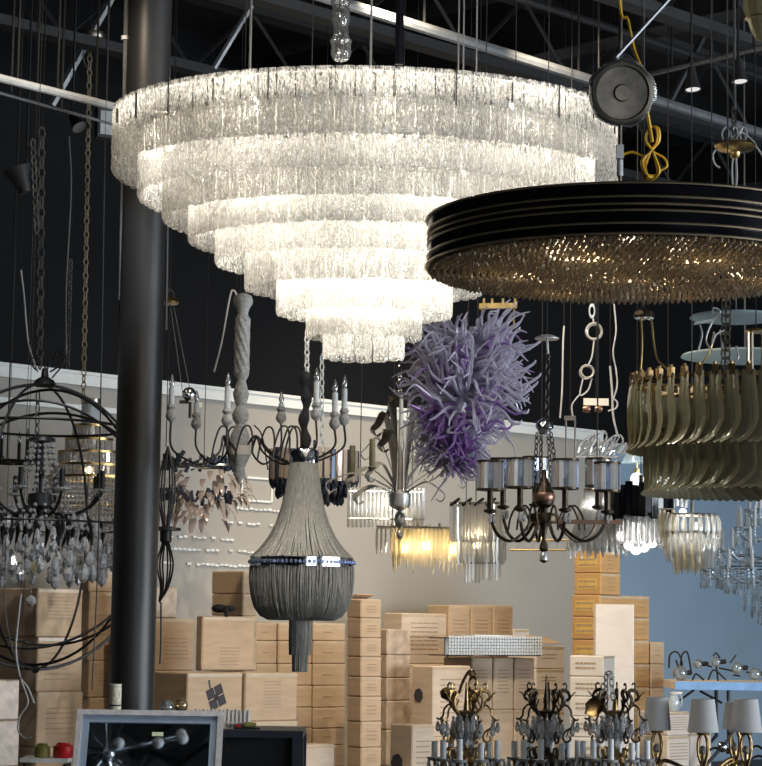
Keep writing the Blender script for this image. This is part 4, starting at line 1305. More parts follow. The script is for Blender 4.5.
hang_cord('loose_cable', 'thin straight dark cable hanging left of the steel column', [(105, 140), (102, 330), (100, 430), (98, 560), (92, 690)], 9.5, .7, M['black_metal'])
hang_cord('loose_cable', 'white hooked cord hanging left of the rope twist column', [(237, 296), (234, 291), (230, 296), (222, 340), (214, 372)], 10.2, 1.0, M['white_cable'])
ck = bpy.data.objects[-1] if False else None
hang_cord('loose_cable', 'white cord with a loop hanging beside the cartons at the lower left', [(21, 594), (18, 622), (16, 650), (20, 676), (28, 688), (34, 703)], 9.55, 1.0, M['white_cable'])
hang_cord('loose_cable', 'pale cable curl above the wrapped cartons at lower left', [(21, 680), (28, 702), (20, 716), (18, 730), (25, 738), (32, 737)], 9.5, .9, M['white_cable'])
hang_cord('loose_cable', 'thin dark cord hanging at the far left under the crystals', [(4, 596), (8, 630), (16, 660), (24, 668)], 9.6, .7, M['grey_cable'])
def hang_chain(label, x0, y0, x1, y1, Y, L, w, r, mat, group=None):
    a, b = at(x0, y0, Y), at(x1, y1, Y); s_ = scale_at(a)
    mb = MB(); mb.chain(a, b, L * s_, w * s_, r * s_); o = mb.build('hanging_chain', mat); tag(o, label, 'chain', group)
    top = a if a.z > b.z else b
    m2 = MB(); m2.tube([top, Vector((top.x, top.y, CEIL))], .4 * s_, 4); m2.build('thin_wire', M['thin_black'], o)
    return o
hang_chain('short loop of black chain beside the long chain at upper left', 33, 140, 37, 232, 10.5, 11, 6, 1.0, M['chain_grey'])
hang_chain('dark fine linked chain hanging next to the grey cable at left', 71, 260, 68, 368, 10.95, 7, 4, .7, M['chain_grey'])

sp = Thing('chrome_spotlight', 'small chrome spotlight hanging on two wires from a brass canopy right of the column', 'lamp', 189, 394, 10.8)
S = sp.S
mb = MB(); p = sp.L(189, 394); mb.lathe([(6 * S, -4 * S), (7 * S, 0), (6 * S, 4 * S), (3 * S, 6 * S)], p, 14, axis=(.5, -1, .2)); sp.add(mb, 'head', M['chrome'])
mb = MB(); mb.box(sp.L(184, 402), (9 * S, 6 * S, 3 * S)); mb.lathe([(1.5 * S, -8 * S), (1.5 * S, 8 * S)], sp.L(190, 410), 8); sp.add(mb, 'bracket', M['dark_iron'], smooth=False)
mb = MB(); mb.box(sp.L(200, 405, -4), (4 * S, 2 * S, 5 * S)); sp.add(mb, 'white_lens', M['white_paint'], smooth=False)  # lens in plain white, not glowing
for a, b in (((170, 303), (183, 396)), ((173, 303), (190, 390))): tube_part(sp, [a, b], .4, M['grey_cable'], 'wire')
mb = MB(); p = sp.L(168, 302); mb.lathe([(10 * S, -2 * S), (11 * S, 0), (9 * S, 3 * S), (3 * S, 5 * S)], p, 22); sp.add(mb, 'canopy', M['brass'])
tube_part(sp, [(166, 298), (168, 290), (173, 292), (174, 299)], 1.2, M['dark_iron'], 'hook')
wire_to_ceiling(sp, 168, 292, .4)

# flood and track lamps at upper left
def can_lamp(label, px, py, Y, r, ln, axis, face, mat, body_r=None):
    t = Thing('track_lamp', label, 'lamp', px, py, Y)
    S = t.S; ax = Vector(axis).normalized()
    mb = MB(); mb.lathe([(r * .45 * S, -ln * S), (r * .5 * S, -ln * .85 * S), ((body_r or r * .6) * S, -ln * .5 * S), (r * S, 0), (r * .93 * S, 0), (r * .85 * S, -2 * S), (1e-4, -2 * S)], (0, 0, 0), 22, axis=ax); t.add(mb, 'lamp_body', mat)
    mb = MB(); mb.lathe([(1e-4, -1.9 * S), (r * .84 * S, -1.9 * S), (r * .84 * S, -.8 * S), (1e-4, -.8 * S)], (0, 0, 0), 22, axis=ax); t.add(mb, 'lens', face)
    b = -ax * ln * S; mb = MB(); mb.tube([b, Vector((b.x, b.y, CEIL - t.loc.z))], 1.2 * S, 6); t.add(mb, 'rod', M['black_metal'])
    return t
can_lamp('black cone lamp pointing down at the left edge below the pale pipe', 17, 168, 10.5, 15, 26, (-.35, -.1, .95), M['joist'], M['joist'])
can_lamp('black track lamp beside the square flood lamp at upper left', 80, 128, 10.6, 9, 18, (.5, -.4, -.75), M['pipe_grey'], M['black_metal'])
fl_ = Thing('flood_lamp', 'square flood lamp with a pale grey face touching the left rim of the big chandelier', 'lamp', 105, 123, 10.6)
S = fl_.S
mb = MB(); mb.box((0, 4 * S, 0), (20 * S, 10 * S, 30 * S), rz=.5); fl_.add(mb, 'housing', M['joist'], smooth=False)
mb = MB(); mb.box((2.5 * S, -1.2 * S, 0), (15 * S, 1 * S, 24 * S), rz=.5); fl_.add(mb, 'glass_face', M['silver_leaf'], smooth=False)
mb = MB(); mb.tube([(0, 4 * S, 15 * S), (0, 4 * S, CEIL - fl_.loc.z)], 1.4 * S, 6); fl_.add(mb, 'rod', M['black_metal'])
# ------------------------------------------------------------ hanging lamps, middle and right
# silver leaf chandelier
sv = Thing('leaf_arm_chandelier', 'silver metal chandelier of curling leaf arms with a ball finial, left of the purple glass', 'chandelier', 400, 500, 10.5)
S = sv.S
mb = MB(); sv.lathe_px([(1, 392), (2, 400), (2.5, 440), (4, 446), (2.5, 452), (3, 490), (9, 493), (10, 496), (9.5, 507), (5, 509), (2, 511), (4.6, 515), (5.4, 520), (4.4, 525), (1.5, 528), (1, 530), (3, 532), (3.6, 535), (2.6, 538), (.3, 540)], 24, mb=mb)
sv.add(mb, 'stem', M['silver_leaf'])
mb = MB(); mb.lathe([(10.6 * S, sv.Z(506)), (10.8 * S, sv.Z(494))], (0, 0, 0), 24); sv.add(mb, 'hub', M['silver_leaf'])
LEAF = [(378, 424, -6, 'up'), (366, 448, 30, 'up'), (352, 476, 10, 'out'), (331, 480, -20, 'out'), (420, 420, 25, 'up'), (432, 440, -10, 'up'), (446, 462, 20, 'out'), (462, 476, -20, 'out'),
        (390, 412, 40, 'up'), (410, 408, -30, 'up'), (372, 470, -40, 'out'), (428, 470, -45, 'out'), (385, 440, -30, 'up'), (416, 446, 40, 'up'), (360, 492, -30, 'out'), (440, 490, 40, 'out')]
for i, (x, y, dy, kind) in enumerate(LEAF):
    s_ = -1 if x < 400 else 1
    b = sv.L(400 + s_ * 5, 492, dy * .1)
    e = sv.L(x, y, dy)
    d = e - b
    P = [b, b + Vector((d.x * .12, d.y * .3, d.z * .5)), b + Vector((d.x * .6, d.y * .7, d.z * 1.05 + 7 * S)), e, e + Vector((s_ * 5 * S, 0, -6 * S)), e + Vector((s_ * 1 * S, 0, -12 * S)), e + Vector((-s_ * 4 * S, 0, -9 * S))]
    P = spline(P, 5)
    n = len(P)
    mb = MB(); mb.ribbon(P, [S * (1.6 + 5.0 * sin(pi * (k / (n - 1)) ** .8) * (1 if kind == 'up' else .7)) for k in range(n)], 1.2 * S, (0, 1, .2) if i % 2 else (.5 * s_, .8, .3))
    lf = sv.add(mb, 'leaf_arm', M['silver_leaf'] if i % 4 else M['nickel'])
    if i in (2, 10):
        mb = MB(); mb.lathe([(1 * S, 0), (3 * S, 1 * S), (4.5 * S, 3 * S), (2.5 * S, 4 * S), (3.0 * S, 6 * S), (3.0 * S, 30 * S), (2 * S, 31 * S)], e, 12); sv.add(mb, 'candle_sleeve', M['olive'], lf)
        mb = MB(); mb.bead(e + Vector((s_ * 3 * S, 0, -9 * S)), 3 * S, 6); sv.add(mb, 'crystal_bead', M['crystal'], lf, smooth=False)
chain_part(sv, 400, 394, 400, 366, 9, 4.5, .9, M['chrome'])
wire_to_ceiling(sv, 400, 366, .5)

# white glass tube lamp
wt_ = Thing('glass_tube_lamp', 'box shaped lamp of white glass tubes behind the silver leaf chandelier hub', 'lamp', 386, 508, 11.0)
S = wt_.S; its = []
for sgn in (-1, 1):
    for k in range(19):
        m_ = MB(); x = (-36 + 72 * k / 18) * S
        m_.tube([(x, sgn * 20 * S, -19 * S), (x, sgn * 20 * S, 19 * S)], 1.75 * S, 8); its.append((sgn, m_))
for sgn in (-1, 1):
    for k in range(9):
        m_ = MB(); m_.tube([(sgn * 37 * S, (-17 + 34 * k / 8) * S, -19 * S), (sgn * 37 * S, (-17 + 34 * k / 8) * S, 19 * S)], 1.75 * S, 8); its.append((0, m_))
parts100(wt_.root, 'glass_tube', its, M['white_tube'])
for z in (15, -12):
    mb = MB()
    for a, b in (((-37, -21), (37, -21)), ((37, -21), (37, 21)), ((37, 21), (-37, 21)), ((-37, 21), (-37, -21))): mb.tube([(a[0] * S, a[1] * S, z * S), (b[0] * S, b[1] * S, z * S)], .8 * S, 5)
    wt_.add(mb, 'frame', M['nickel'])
mb = MB(); mb.box((0, 0, 18 * S), (70 * S, 36 * S, 1.5 * S)); wt_.add(mb, 'top_plate', M['white_paint'], smooth=False)
wire_to_ceiling(wt_, 360, 489, .5); wire_to_ceiling(wt_, 412, 489, .5)
mb = MB(); mb.sphere((0, 0, 6 * S), 5 * S, 10, 6); wt_.add(mb, 'bulb', M['glow_soft'])
point_light('tube_lamp_light', (0, 0, 2 * S), 2.5, (1, .93, .82), .04, wt_.root)

def leaf_rows(t, x0, x1, yt, L, n, depth, mat, wid=2.4, rows=(0,), jit=3, tip=.2, dx=0.0):
    its = []
    for r in rows:
        for k in range(n):
            px = x0 + (x1 - x0) * (k + .5 * (r % 2)) / max(1, n - 1)
            p = t.L(px, yt + RND.uniform(-jit, jit) * .5 + r * 3, depth * (r - (len(rows) - 1) / 2))
            l_ = (L + RND.uniform(-jit, jit)) * t.S
            P = [p, p + Vector((dx * t.S, 0, -l_ * .3)), p + Vector((0, -2 * t.S, -l_ * .7)), p + Vector((0, -3 * t.S, -l_))]
            m_ = MB(); m_.ribbon(P, [wid * .7 * t.S, wid * t.S, wid * .9 * t.S, wid * tip * t.S], 1.6 * t.S, (1, RND.uniform(-.4, .4), 0)); its.append((r, m_))
    return its
# amber lit leaf lamp
al = Thing('amber_leaf_lamp', 'long lit lamp of pointed amber glass leaves hanging below the white tube lamp', 'lamp', 430, 545, 10.7)
S = al.S
parts100(al.root, 'glass_leaf', leaf_rows(al, 392, 470, 526, 35, 19, 14, M['amber_glass'], 1.9, (0, 1, 2), 9), M['amber_glass'])
parts100(al.root, 'clear_leaf', leaf_rows(al, 377, 386, 529, 26, 3, 14, M['clear_leaf'], 1.4, (0,), 2), M['clear_leaf'])
mb = MB(); mb.box(al.L(425, 528), (96 * S, 30 * S, 2 * S)); al.add(mb, 'frame', M['nickel'], smooth=False)
for x in (424, 428, 405, 452, 458):
    mb = MB(); p = al.L(x, 546 if x in (424, 428) else 549, 0); mb.sphere(p, 3.6 * S, 10, 6, 1.2); al.add(mb, 'bulb', M['glow_warm'])
for x in (408, 426, 454): point_light('leaf_lamp_light', al.L(x, 546, 0), 2.2, (1, .84, .58), .03, al.root)
wire_to_ceiling(al, 392, 528, .4); wire_to_ceiling(al, 466, 528, .4)

# clear prism lamp with dark rails
cl = Thing('clear_prism_lamp', 'two tier lamp of clear hanging prisms under dark slanted rails, right of the amber leaves', 'lamp', 476, 545, 10.3)
S = cl.S; its = []
for (x0, x1, yt, L, n, rows) in ((451, 503, 503, 38, 17, (0, 1, 2)), (458, 504, 537, 26, 14, (0, 1)), (466, 500, 556, 24, 11, (0,))):
    for r in rows:
        for k in range(n):
            p = cl.L(x0 + (x1 - x0) * (k + .4 * (r % 2)) / (n - 1), yt + L / 2 + RND.uniform(-2, 2), (r - 1) * 14); m_ = MB()
            m_.box(p, (2.0 * S, 1.8 * S, (L + RND.uniform(-4, 4)) * S), rz=RND.uniform(-.6, .6)); its.append((r, m_))
parts100(cl.root, 'glass_prism', its, M['white_tube'], False)
mb = MB()
for k in range(4): mb.tube([cl.L(451 + k * 12, 505, -20), cl.L(459 + k * 12, 499, 22)], 1.6 * S, 5)
mb.tube([cl.L(450, 503, 0), cl.L(503, 503, 0)], 1.2 * S, 5); mb.tube([cl.L(461, 541, 0), cl.L(500, 541, 0)], 1.2 * S, 5); mb.tube([cl.L(470, 563, -12), cl.L(496, 563, -12)], 1 * S, 5)
for x in (470, 492): mb.tube([cl.L(x, 499, 0), cl.L(x, 563, 0)], .8 * S, 5)
mb.tube([cl.L(477, 541, -14), cl.L(477, 563, -12)], .6 * S, 4); cl.add(mb, 'rail_frame', M['black_metal'])
wire_to_ceiling(cl, 476, 501, .5)
mb = MB(); mb.sphere(cl.L(476, 545, 0), 3.4 * S, 10, 6); cl.add(mb, 'bulb', M['glow_warm']); point_light('prism_lamp_light', cl.L(474, 538, 3), 3.5, (1, .82, .55), .03, cl.root)

# purple glass tendril chandelier
pu = Thing('purple_glass_chandelier', 'wild purple blown glass chandelier of curling lilac tendrils under a gilt bracket', 'chandelier', 470, 400, 9.6)
S = pu.S
ax0, ax1 = pu.L(474, 330), pu.L(452, 470)
itsA = []; itsB = []
def env(t): return (22 + 34 * sin(pi * min(1, t * 1.25 + .15))) if t < .62 else 22 + 33 * (1 - t) + 4
BLOBS = [pu.L(x, y, -26) for x, y in ((487, 388), (458, 362), (440, 428), (456, 446), (424, 408), (490, 424), (470, 456), (436, 380), (470, 412))]
for k in range(620):
    t = RND.random() ** .9; a = RND.uniform(0, 2 * pi)
    c = ax0 + (ax1 - ax0) * t
    rr = (26 + 22 * sin(pi * min(1, .15 + t * .95))) * S * (1.05 if t < .6 else 1.05 - (t - .6) * .9)
    o_ = Vector((cos(a), sin(a), 0))
    upv = RND.uniform(-.5, .55) + (.25 if t < .5 else -.15)
    dr = (o_ + Vector((0, 0, upv))).normalized()
    ln = RND.uniform(.7, 1.25)
    p0 = c + o_ * rr * .25; p1 = c + o_ * rr * .7 + Vector((0, 0, upv * 6 * S))
    p2 = c + dr * rr * ln
    hook = Vector((cos(a + RND.uniform(-1.4, 1.4)), sin(a), RND.choice((-1.2, .9, -.5, .6)))) * RND.uniform(4, 10) * S
    p3 = p2 + dr * 5 * S + hook * .5; p4 = p3 + hook + Vector((0, 0, RND.uniform(-4, 4) * S))
    P = spline([p0, p1, p2, p3, p4], 4); n = len(P)
    mb = MB(); mb.tube(P, [S * (1.75 * (1 - i / (n - 1)) ** .7 + .4) * (1.0 if RND.random() > .0 else 1) for i in range(n)], 5)
    deep = min((p2 - b_).length for b_ in BLOBS) < (13 + 4 * RND.random()) * S or RND.random() < .05
    (itsB if deep else itsA).append((sin(a) - .3 * (ln > 1.1), mb))
for x, y, x2, y2, d in ((500, 352, 541, 342, 0), (502, 370, 536, 363, -5), (506, 385, 541, 376, 4), (505, 395, 538, 384, 0), (500, 395, 529, 412, -6), (498, 380, 529, 400, -10), (420, 345, 398, 352, 0), (425, 370, 396, 385, -5), (428, 385, 394, 392, 3), (500, 330, 520, 330, 0), (500, 410, 522, 423, 0)):
    P = spline([pu.L((x * .5 + 460 * .5), y, d), pu.L(x, y, d), pu.L((x + x2) / 2, (y + y2) / 2 + 5, d), pu.L(x2 - (3 if x2 > x else -3), y2 + 1, d), pu.L(x2, y2 - 3, d)], 4); n = len(P)
    mb = MB(); mb.tube(P, [S * (2.2 * (1 - i / (n - 1)) ** .7 + .5) for i in range(n)], 5); itsA.append((-2, mb))
parts100(pu.root, 'glass_tendril', itsA, M['lilac_pale']); parts100(pu.root, 'purple_tendril', itsB, M['lilac_deep'], cap=90)
mb = MB(); mb.tube([ax0 + (ax0 - ax1) * .02, ax1], 5 * S, 8); mb.tube([pu.L(476, 345), pu.L(480, 318)], 1.5 * S, 6); pu.add(mb, 'core_rod', M['lilac_pale'])
mb = MB(); mb.box(pu.L(498, 306), (38 * S, 8 * S, 5 * S), ux=(1, 0, .03))
for x in (484, 492, 503, 515): mb.box(pu.L(x, 302), (2.2 * S, 3 * S, 7 * S))
for x in (482, 514): mb.tube([pu.L(x, 306), pu.L(x, 328)], .9 * S, 5)
pu.add(mb, 'bracket', M['brass'], label='gilt metal bracket')
wire_to_ceiling(pu, 484, 300, .5); wire_to_ceiling(pu, 514, 300, .5)

# candle arm chandelier with prism shades
pr = Thing('prism_shade_chandelier', 'dark bronze chandelier with iridescent prism bar shades and a copper ball body', 'chandelier', 544, 520, 9.0)
S = pr.S
mb = MB(); pr.lathe_px([(2, 470), (3, 478), (6, 484), (10, 492), (11, 498), (9, 505), (4, 508), (3, 512), (14, 514), (15, 517), (14, 522), (5, 524), (3, 530), (2, 540), (4, 545), (4.5, 549), (2.5, 552), (4, 557), (4, 561), (1, 563)], 26, mb=mb); pr.add(mb, 'body', M['dark_bronze'])
mb = MB(); mb.sphere((0, 0, pr.Z(497)), 11.3 * S, 20, 10, .9); pr.add(mb, 'ball', M['copper'], label='copper coloured ball')
mb = MB(); pr.lathe_px([(2.5, 546), (4.4, 548), (2.6, 552), (4.2, 556), (4.2, 560), (1, 562)], 14, mb=mb); pr.add(mb, 'finial', M['silver_leaf'])
mb = MB(); pr.lathe_px([(2, 418), (7, 421), (9, 424), (9, 428), (7, 430), (6, 434), (2, 435)], 18, mb=mb); pr.add(mb, 'crown', M['chrome'])
for x, y, x2, y2, d, d2 in ((537, 433, 534, 488, -3, -6), (541, 434, 541, 490, -5, -9), (548, 434, 552, 488, -3, -6), (551, 432, 558, 486, 3, 6)): chain_part(pr, x, y, x2, y2, 7, 4, .7, M['dark_iron'], d)
chain_part(pr, 547, 420, 548, 352, 9, 5, .9, M['dark_iron'])
mb = MB(); p = pr.L(547, 338); mb.lathe([(12 * S, -1.5 * S), (12.5 * S, 0), (6 * S, 3 * S), (1e-4, 4 * S)], p, 22); mb.tube([p, pr.L(548, 354)], 1.2 * S, 6); pr.add(mb, 'canopy', M['silver_leaf'])
wire_to_ceiling(pr, 547, 335, .5)
ARMS = [(490, -20, 490), (520, -48, 488), (565, -50, 489), (607, -5, 491), (598, 45, 486), (503, 45, 486), (535, 62, 484)]
for x, dy, yc in ARMS:
    dx = x - 544
    e = pr.L(x, yc + 22, dy); s_ = 1 if dx > 0 else -1
    f = lambda t, y: pr.L(544 + dx * t, y, dy * t)
    P = spline([f(.2, 518), f(.38, 532), f(.62, 541), f(.85, 535), f(.97, 522), f(1.0, 512)], 6)
    mb = MB(); mb.tube(P, 1.7 * S, 6); P2 = spline([f(.25, 524), f(.36, 510), f(.5, 506), f(.62, 518), f(.66, 530)], 5); mb.tube(P2, 1.1 * S, 5)
    arm = pr.add(mb, 'arm', M['dark_bronze'])
    mb = MB(); mb.lathe([(1.5 * S, -2 * S), (6 * S, 0), (6.5 * S, 2 * S), (3 * S, 3 * S), (3 * S, 22 * S), (1.5 * S, 22 * S)], e, 14); pr.add(mb, 'candle_sleeve', M['dark_bronze'], arm)
    mb = MB()
    zt_, zb_ = e.z + 50 * S, e.z + 22 * S
    for zz in (zt_, zb_):
        mb.lathe([(11 * S, zz - 1 * S), (13.5 * S, zz - 1 * S), (13.5 * S, zz + 1 * S), (11 * S, zz + 1 * S)], (e.x, e.y, 0), 24, closed=True)
    mb.tube([(e.x - 12 * S, e.y, zb_), (e.x + 12 * S, e.y, zb_)], .9 * S, 5); mb.tube([(e.x, e.y - 12 * S, zb_), (e.x, e.y + 12 * S, zb_)], .9 * S, 5)
    mb.tube([(e.x, e.y, zb_), (e.x, e.y, zb_ + 10 * S)], 2.4 * S, 8)
    pr.add(mb, 'shade_frame', M['dark_bronze'], arm)
    mb = MB()
    for k in range(16):
        a = 2 * pi * k / 16
        mb.box((e.x + 12 * S * cos(a), e.y + 12 * S * sin(a), (zt_ + zb_) / 2), (4.2 * S, 1.8 * S, 26 * S), rz=a + pi / 2 + RND.uniform(-.5, .5))
    pr.add(mb, 'prism_shade', [M['white_tube'], M['crystal_iris'], M['crystal'], M['crystal_pink'], M['ice_bead'], M['crystal_iris'], M['white_tube']], arm, smooth=False)
    mb = MB(); mb.drop((e.x, e.y - 5 * S, e.z - 2 * S), 10 * S, 4 * S, 6); mb.drop((e.x + 4 * S, e.y, e.z - 2 * S), 10 * S, 4 * S, 6); pr.add(mb, 'crystal_drop', M['crystal'], arm, smooth=False)
mb = MB(); mb.box(pr.L(583, 522, -6), (78 * S, 5 * S, 4.2 * S)); pr.add(mb, 'rust_bar', M['rust_bar'], smooth=False, label='rust coloured flat bar')

# clear glass tongue pendant
tg = Thing('glass_tongue_pendant', 'clear pendant of long glass tongues around a lit bulb, below the right prism shade', 'lamp', 597, 515, 10.2)
S = tg.S; its = []
for ri, (Rt, Rb, L, n) in enumerate(((12, 26, 58, 26), (7, 15, 50, 14), (16, 30, 44, 26))):
    for k in range(n):
        a = 2 * pi * k / n + ri; o_ = Vector((cos(a), sin(a), 0)); z0 = (25 - (ri == 2) * 20) * S
        P = [o_ * Rt * S + Vector((0, 0, z0)), o_ * (Rt + Rb) / 2 * S + Vector((0, 0, z0 - L * .4 * S)), o_ * Rb * S + Vector((0, 0, z0 - L * .8 * S)), o_ * (Rb + 1) * S + Vector((0, 0, z0 - (L + RND.uniform(-4, 4)) * S))]
        m_ = MB(); m_.ribbon(P, [1.6 * S, 2.6 * S, 3.2 * S, .8 * S], 1.2 * S, (-sin(a), cos(a), 0)); its.append((sin(a), m_))
parts100(tg.root, 'glass_tongue', its, M['clear_leaf'])
mb = MB(); mb.ring((0, 0, 25 * S), 13 * S, 1.2 * S, 32, 6); mb.tube([(-13 * S, 0, 25 * S), (13 * S, 0, 25 * S)], S, 5); mb.tube([(0, 0, 25 * S), (0, 0, 36 * S)], 2 * S, 6); tg.add(mb, 'frame', M['nickel'])
mb = MB(); mb.sphere((-5 * S, -8 * S, 15 * S), 5.2 * S, 12, 8); tg.add(mb, 'bulb', M['glow_soft'])
point_light('tongue_light', (-5 * S, -8 * S, 8 * S), 2.5, (1, .96, .9), .03, tg.root)
wire_to_ceiling(tg, 597, 480, .5)
sq = Thing('bent_glass_ornament', 'bundle of bent clear glass rods in front of the white trim above a prism shade', 'ornament', 598, 447, 10.6)
S = sq.S
for k in range(9):
    x = 578 + k * 4; y = 452 + (k % 3) * 4
    P = spline([sq.L(x, y, k % 3 * 4), sq.L(x + 3, y - 8, 0), sq.L(x + 12, y - 16 - (k % 2) * 5, k % 3 * 4), sq.L(x + 17, y - 15, 3), sq.L(x + 10, y - 4, 0), sq.L(x + 2, y + 4, 0)], 4)
    mb = MB(); mb.tube(P, 1.0 * S, 5); sq.add(mb, 'glass_rod', M['crystal'])
mb = MB(); mb.tube([sq.L(576, 457), sq.L(618, 457)], .9 * S, 5); mb.tube([sq.L(598, 457), sq.L(598, 430)], .6 * S, 5); sq.add(mb, 'wire_hanger', M['white_cable'])
wire_to_ceiling(sq, 598, 431, .4)

gf = Thing('gilt_frame_lamp', 'low flat gilt frame lamp with pale glass strips hanging behind the prism shade chandelier', 'lamp', 541, 545, 10.9)
S = gf.S
for y in (540, 550):
    mb = MB()
    for d in (-14, 14): mb.tube([gf.L(510, y, d), gf.L(573, y, d)], .9 * S, 5)
    for x in (510, 573): mb.tube([gf.L(x, y, -14), gf.L(x, y, 14)], .9 * S, 5)
    gf.add(mb, 'gilt_rail', M['brass'])
for k in range(8):
    mb = MB(); mb.box(gf.L(513 + k * 8, 545, -13), (5 * S, 1.4 * S, 8 * S)); gf.add(mb, 'glass_strip', M['white_tube'], smooth=False)
mb = MB(); mb.tube([gf.L(541, 540, -14), gf.L(541, 540, 14)], .9 * S, 5); mb.tube([gf.L(541, 540, 0), gf.L(541, 520, 0)], .8 * S, 5); gf.add(mb, 'stem', M['brass'])
wire_to_ceiling(gf, 541, 521, .4)
# lit globe lamp
gl_ = Thing('globe_lamp', 'small lit white globe lamp on a gilt cord above the black fluted shade', 'lamp', 637, 479, 10.6)
S = gl_.S
mb = MB(); mb.sphere((0, 0, 0), 6.8 * S, 18, 12); gl_.add(mb, 'globe', M['glow_soft'])
mb = MB(); mb.lathe([(3 * S, 6 * S), (3 * S, 10 * S), (1 * S, 11 * S)], (0, 0, 0), 12); mb.tube([(0, 0, 10 * S), (0, 0, 40 * S)], .6 * S, 5); gl_.add(mb, 'cord', M['brass'])
mb = MB(); gl_.lathe_px([(2.5, 437), (3, 438), (15, 462), (15.5, 463), (14.5, 463), (2.6, 440)], 28, c=(0, 0), mb=mb); gl_.add(mb, 'glass_cone', M['disc_glass'])
wire_to_ceiling(gl_, 637, 437, .4)
point_light('globe_light', (0, -9 * S, 0), 2, (1, .96, .9), .05, gl_.root)

# black fluted shade with crystals and bubbles
bf = Thing('black_fluted_lamp', 'black fluted stepped shade over clear crystal rods and a cluster of lit glass bubbles', 'lamp', 641, 515, 10.0)
S = bf.S; its = []
for k in range(30):
    a = 2 * pi * k / 30; h = (30 if k % 2 else 34)
    m_ = MB(); m_.box((30 * S * cos(a), 30 * S * sin(a), (12 + (k % 3) * 1.5) * S), (6 * S, 5 * S, h * S), rz=a + pi / 2); its.append((sin(a), m_))
parts100(bf.root, 'black_flute', its, M['black_gloss'], False)
mb = MB(); mb.lathe([(1e-4, 26 * S), (29 * S, 26 * S), (29 * S, 24 * S), (1e-4, 24 * S)], (0, 0, 0), 30); mb.tube([(0, 0, 25 * S), (0, 0, 40 * S)], 2 * S, 6); bf.add(mb, 'top_plate', M['black_metal'])
its = []
for Rr, n in ((24, 26), (15, 16)):
    for k in range(n):
        a = 2 * pi * k / n; m_ = MB(); L = 30 + RND.uniform(-3, 3)
        m_.lathe([(.4 * S, -L * S), (1.9 * S, (-L + 4) * S), (1.9 * S, 0), (1 * S, 0)], (Rr * S * cos(a), Rr * S * sin(a), -1 * S), 6); its.append((sin(a), m_))
parts100(bf.root, 'crystal_rod', its, M['crystal'], False)
for i, (x, y, d, r) in enumerate(((622, 536, -8, 5.5), (629, 545, -14, 5.5), (636, 549, -6, 6), (644, 547, -16, 5.5), (652, 542, -8, 6), (640, 540, 8, 5), (660, 538, 0, 5), (632, 537, 10, 5))):
    mb = MB(); mb.sphere(bf.L(x, y, d), r * S, 14, 9); bf.add(mb, 'glass_bubble', M['glow_soft'] if i != 6 else M['bulb_clear'])
point_light('bubble_light', bf.L(640, 532, -2), 1.8, (1, .96, .9), .06, bf.root)
wire_to_ceiling(bf, 641, 480, .5)

# clear and amber leaf lamp right of it
ca = Thing('mixed_leaf_lamp', 'lit lamp of clear hanging glass leaves with amber tips, right of the black fluted shade', 'lamp', 692, 535, 9.7)
S = ca.S; its = []
for ri, (Rr, z, L, n) in enumerate(((26, 20, 26, 22), (24, 2, 28, 22), (16, -4, 34, 14))):
    for k in range(n):
        a = 2 * pi * k / n + ri * .4; o_ = Vector((cos(a), sin(a), 0)); b = o_ * Rr * S + Vector((0, 0, z * S))
        P = [b, b + o_ * 3 * S + Vector((0, 0, -L * .35 * S)), b + o_ * 3 * S + Vector((0, 0, -L * .75 * S)), b + o_ * 1 * S + Vector((0, 0, -(L + RND.uniform(-3, 3)) * S))]
        m_ = MB(); m_.ribbon(P, [1.6 * S, 3 * S, 2.6 * S, .4 * S], 1.2 * S, (-sin(a), cos(a), 0)); its.append((sin(a), m_))
parts100(ca.root, 'clear_leaf', its, M['clear_leaf'])
its = []
for k in range(12):
    a = 2 * pi * k / 12; o_ = Vector((cos(a), sin(a), 0)); b = o_ * 15 * S + Vector((-2 * S, 0, -10 * S))
    m_ = MB(); m_.ribbon([b, b + Vector((0, 0, -9 * S)), b + Vector((0, 0, -18 * S)), b + Vector((0, 0, -(26 + RND.uniform(-4, 4)) * S))], [1.6 * S, 3.2 * S, 2.8 * S, .4 * S], 1.2 * S, (-sin(a), cos(a), 0)); its.append((0, m_))
for x, y in ((664, 508), (668, 512), (660, 510), (673, 510), (665, 520)):
    b = ca.L(x, y, -6); m_ = MB(); m_.ribbon([b, b + Vector((0, 0, -12 * S)), b + Vector((S, 0, -24 * S)), b + Vector((S, 0, -34 * S))], [1.6 * S, 3 * S, 2.6 * S, .5 * S], 1.2 * S, (1, .3, 0)); its.append((0, m_))
parts100(ca.root, 'amber_leaf', its, M['amber_glass'])
mb = MB()
for z in (20, 2): mb.ring((0, 0, z * S), 25 * S, S, 36, 6)
mb.tube([(-25 * S, 0, 20 * S), (25 * S, 0, 20 * S)], S, 5); mb.tube([(0, -25 * S, 20 * S), (0, 25 * S, 20 * S)], S, 5); mb.tube([(0, 0, 34 * S), (0, 0, 2 * S)], 1.6 * S, 6); mb.tube([(-25 * S, 0, 2 * S), (25 * S, 0, 2 * S)], S, 5)
mb.tube([(-25 * S, 0, 2 * S), ca.L(662, 508, -6)], S, 5); mb.tube([ca.L(659, 509, -6), ca.L(674, 509, -6)], S, 5)
ca.add(mb, 'frame', M['nickel'])
for x, y in ((683, 512), (697, 526), (690, 548)):
    mb = MB(); mb.sphere(ca.L(x, y, -4), 4 * S, 12, 8); ca.add(mb, 'bulb', M['glow_soft'])
point_light('mixed_leaf_light', ca.L(692, 532, 0), 2.0, (1, .92, .8), .04, ca.root)
mb = MB(); mb.tube([(0, 0, 34 * S), (0, 0, CEIL - ca.loc.z)], .5 * S, 5); ca.add(mb, 'suspension_wire', M['black_metal'])
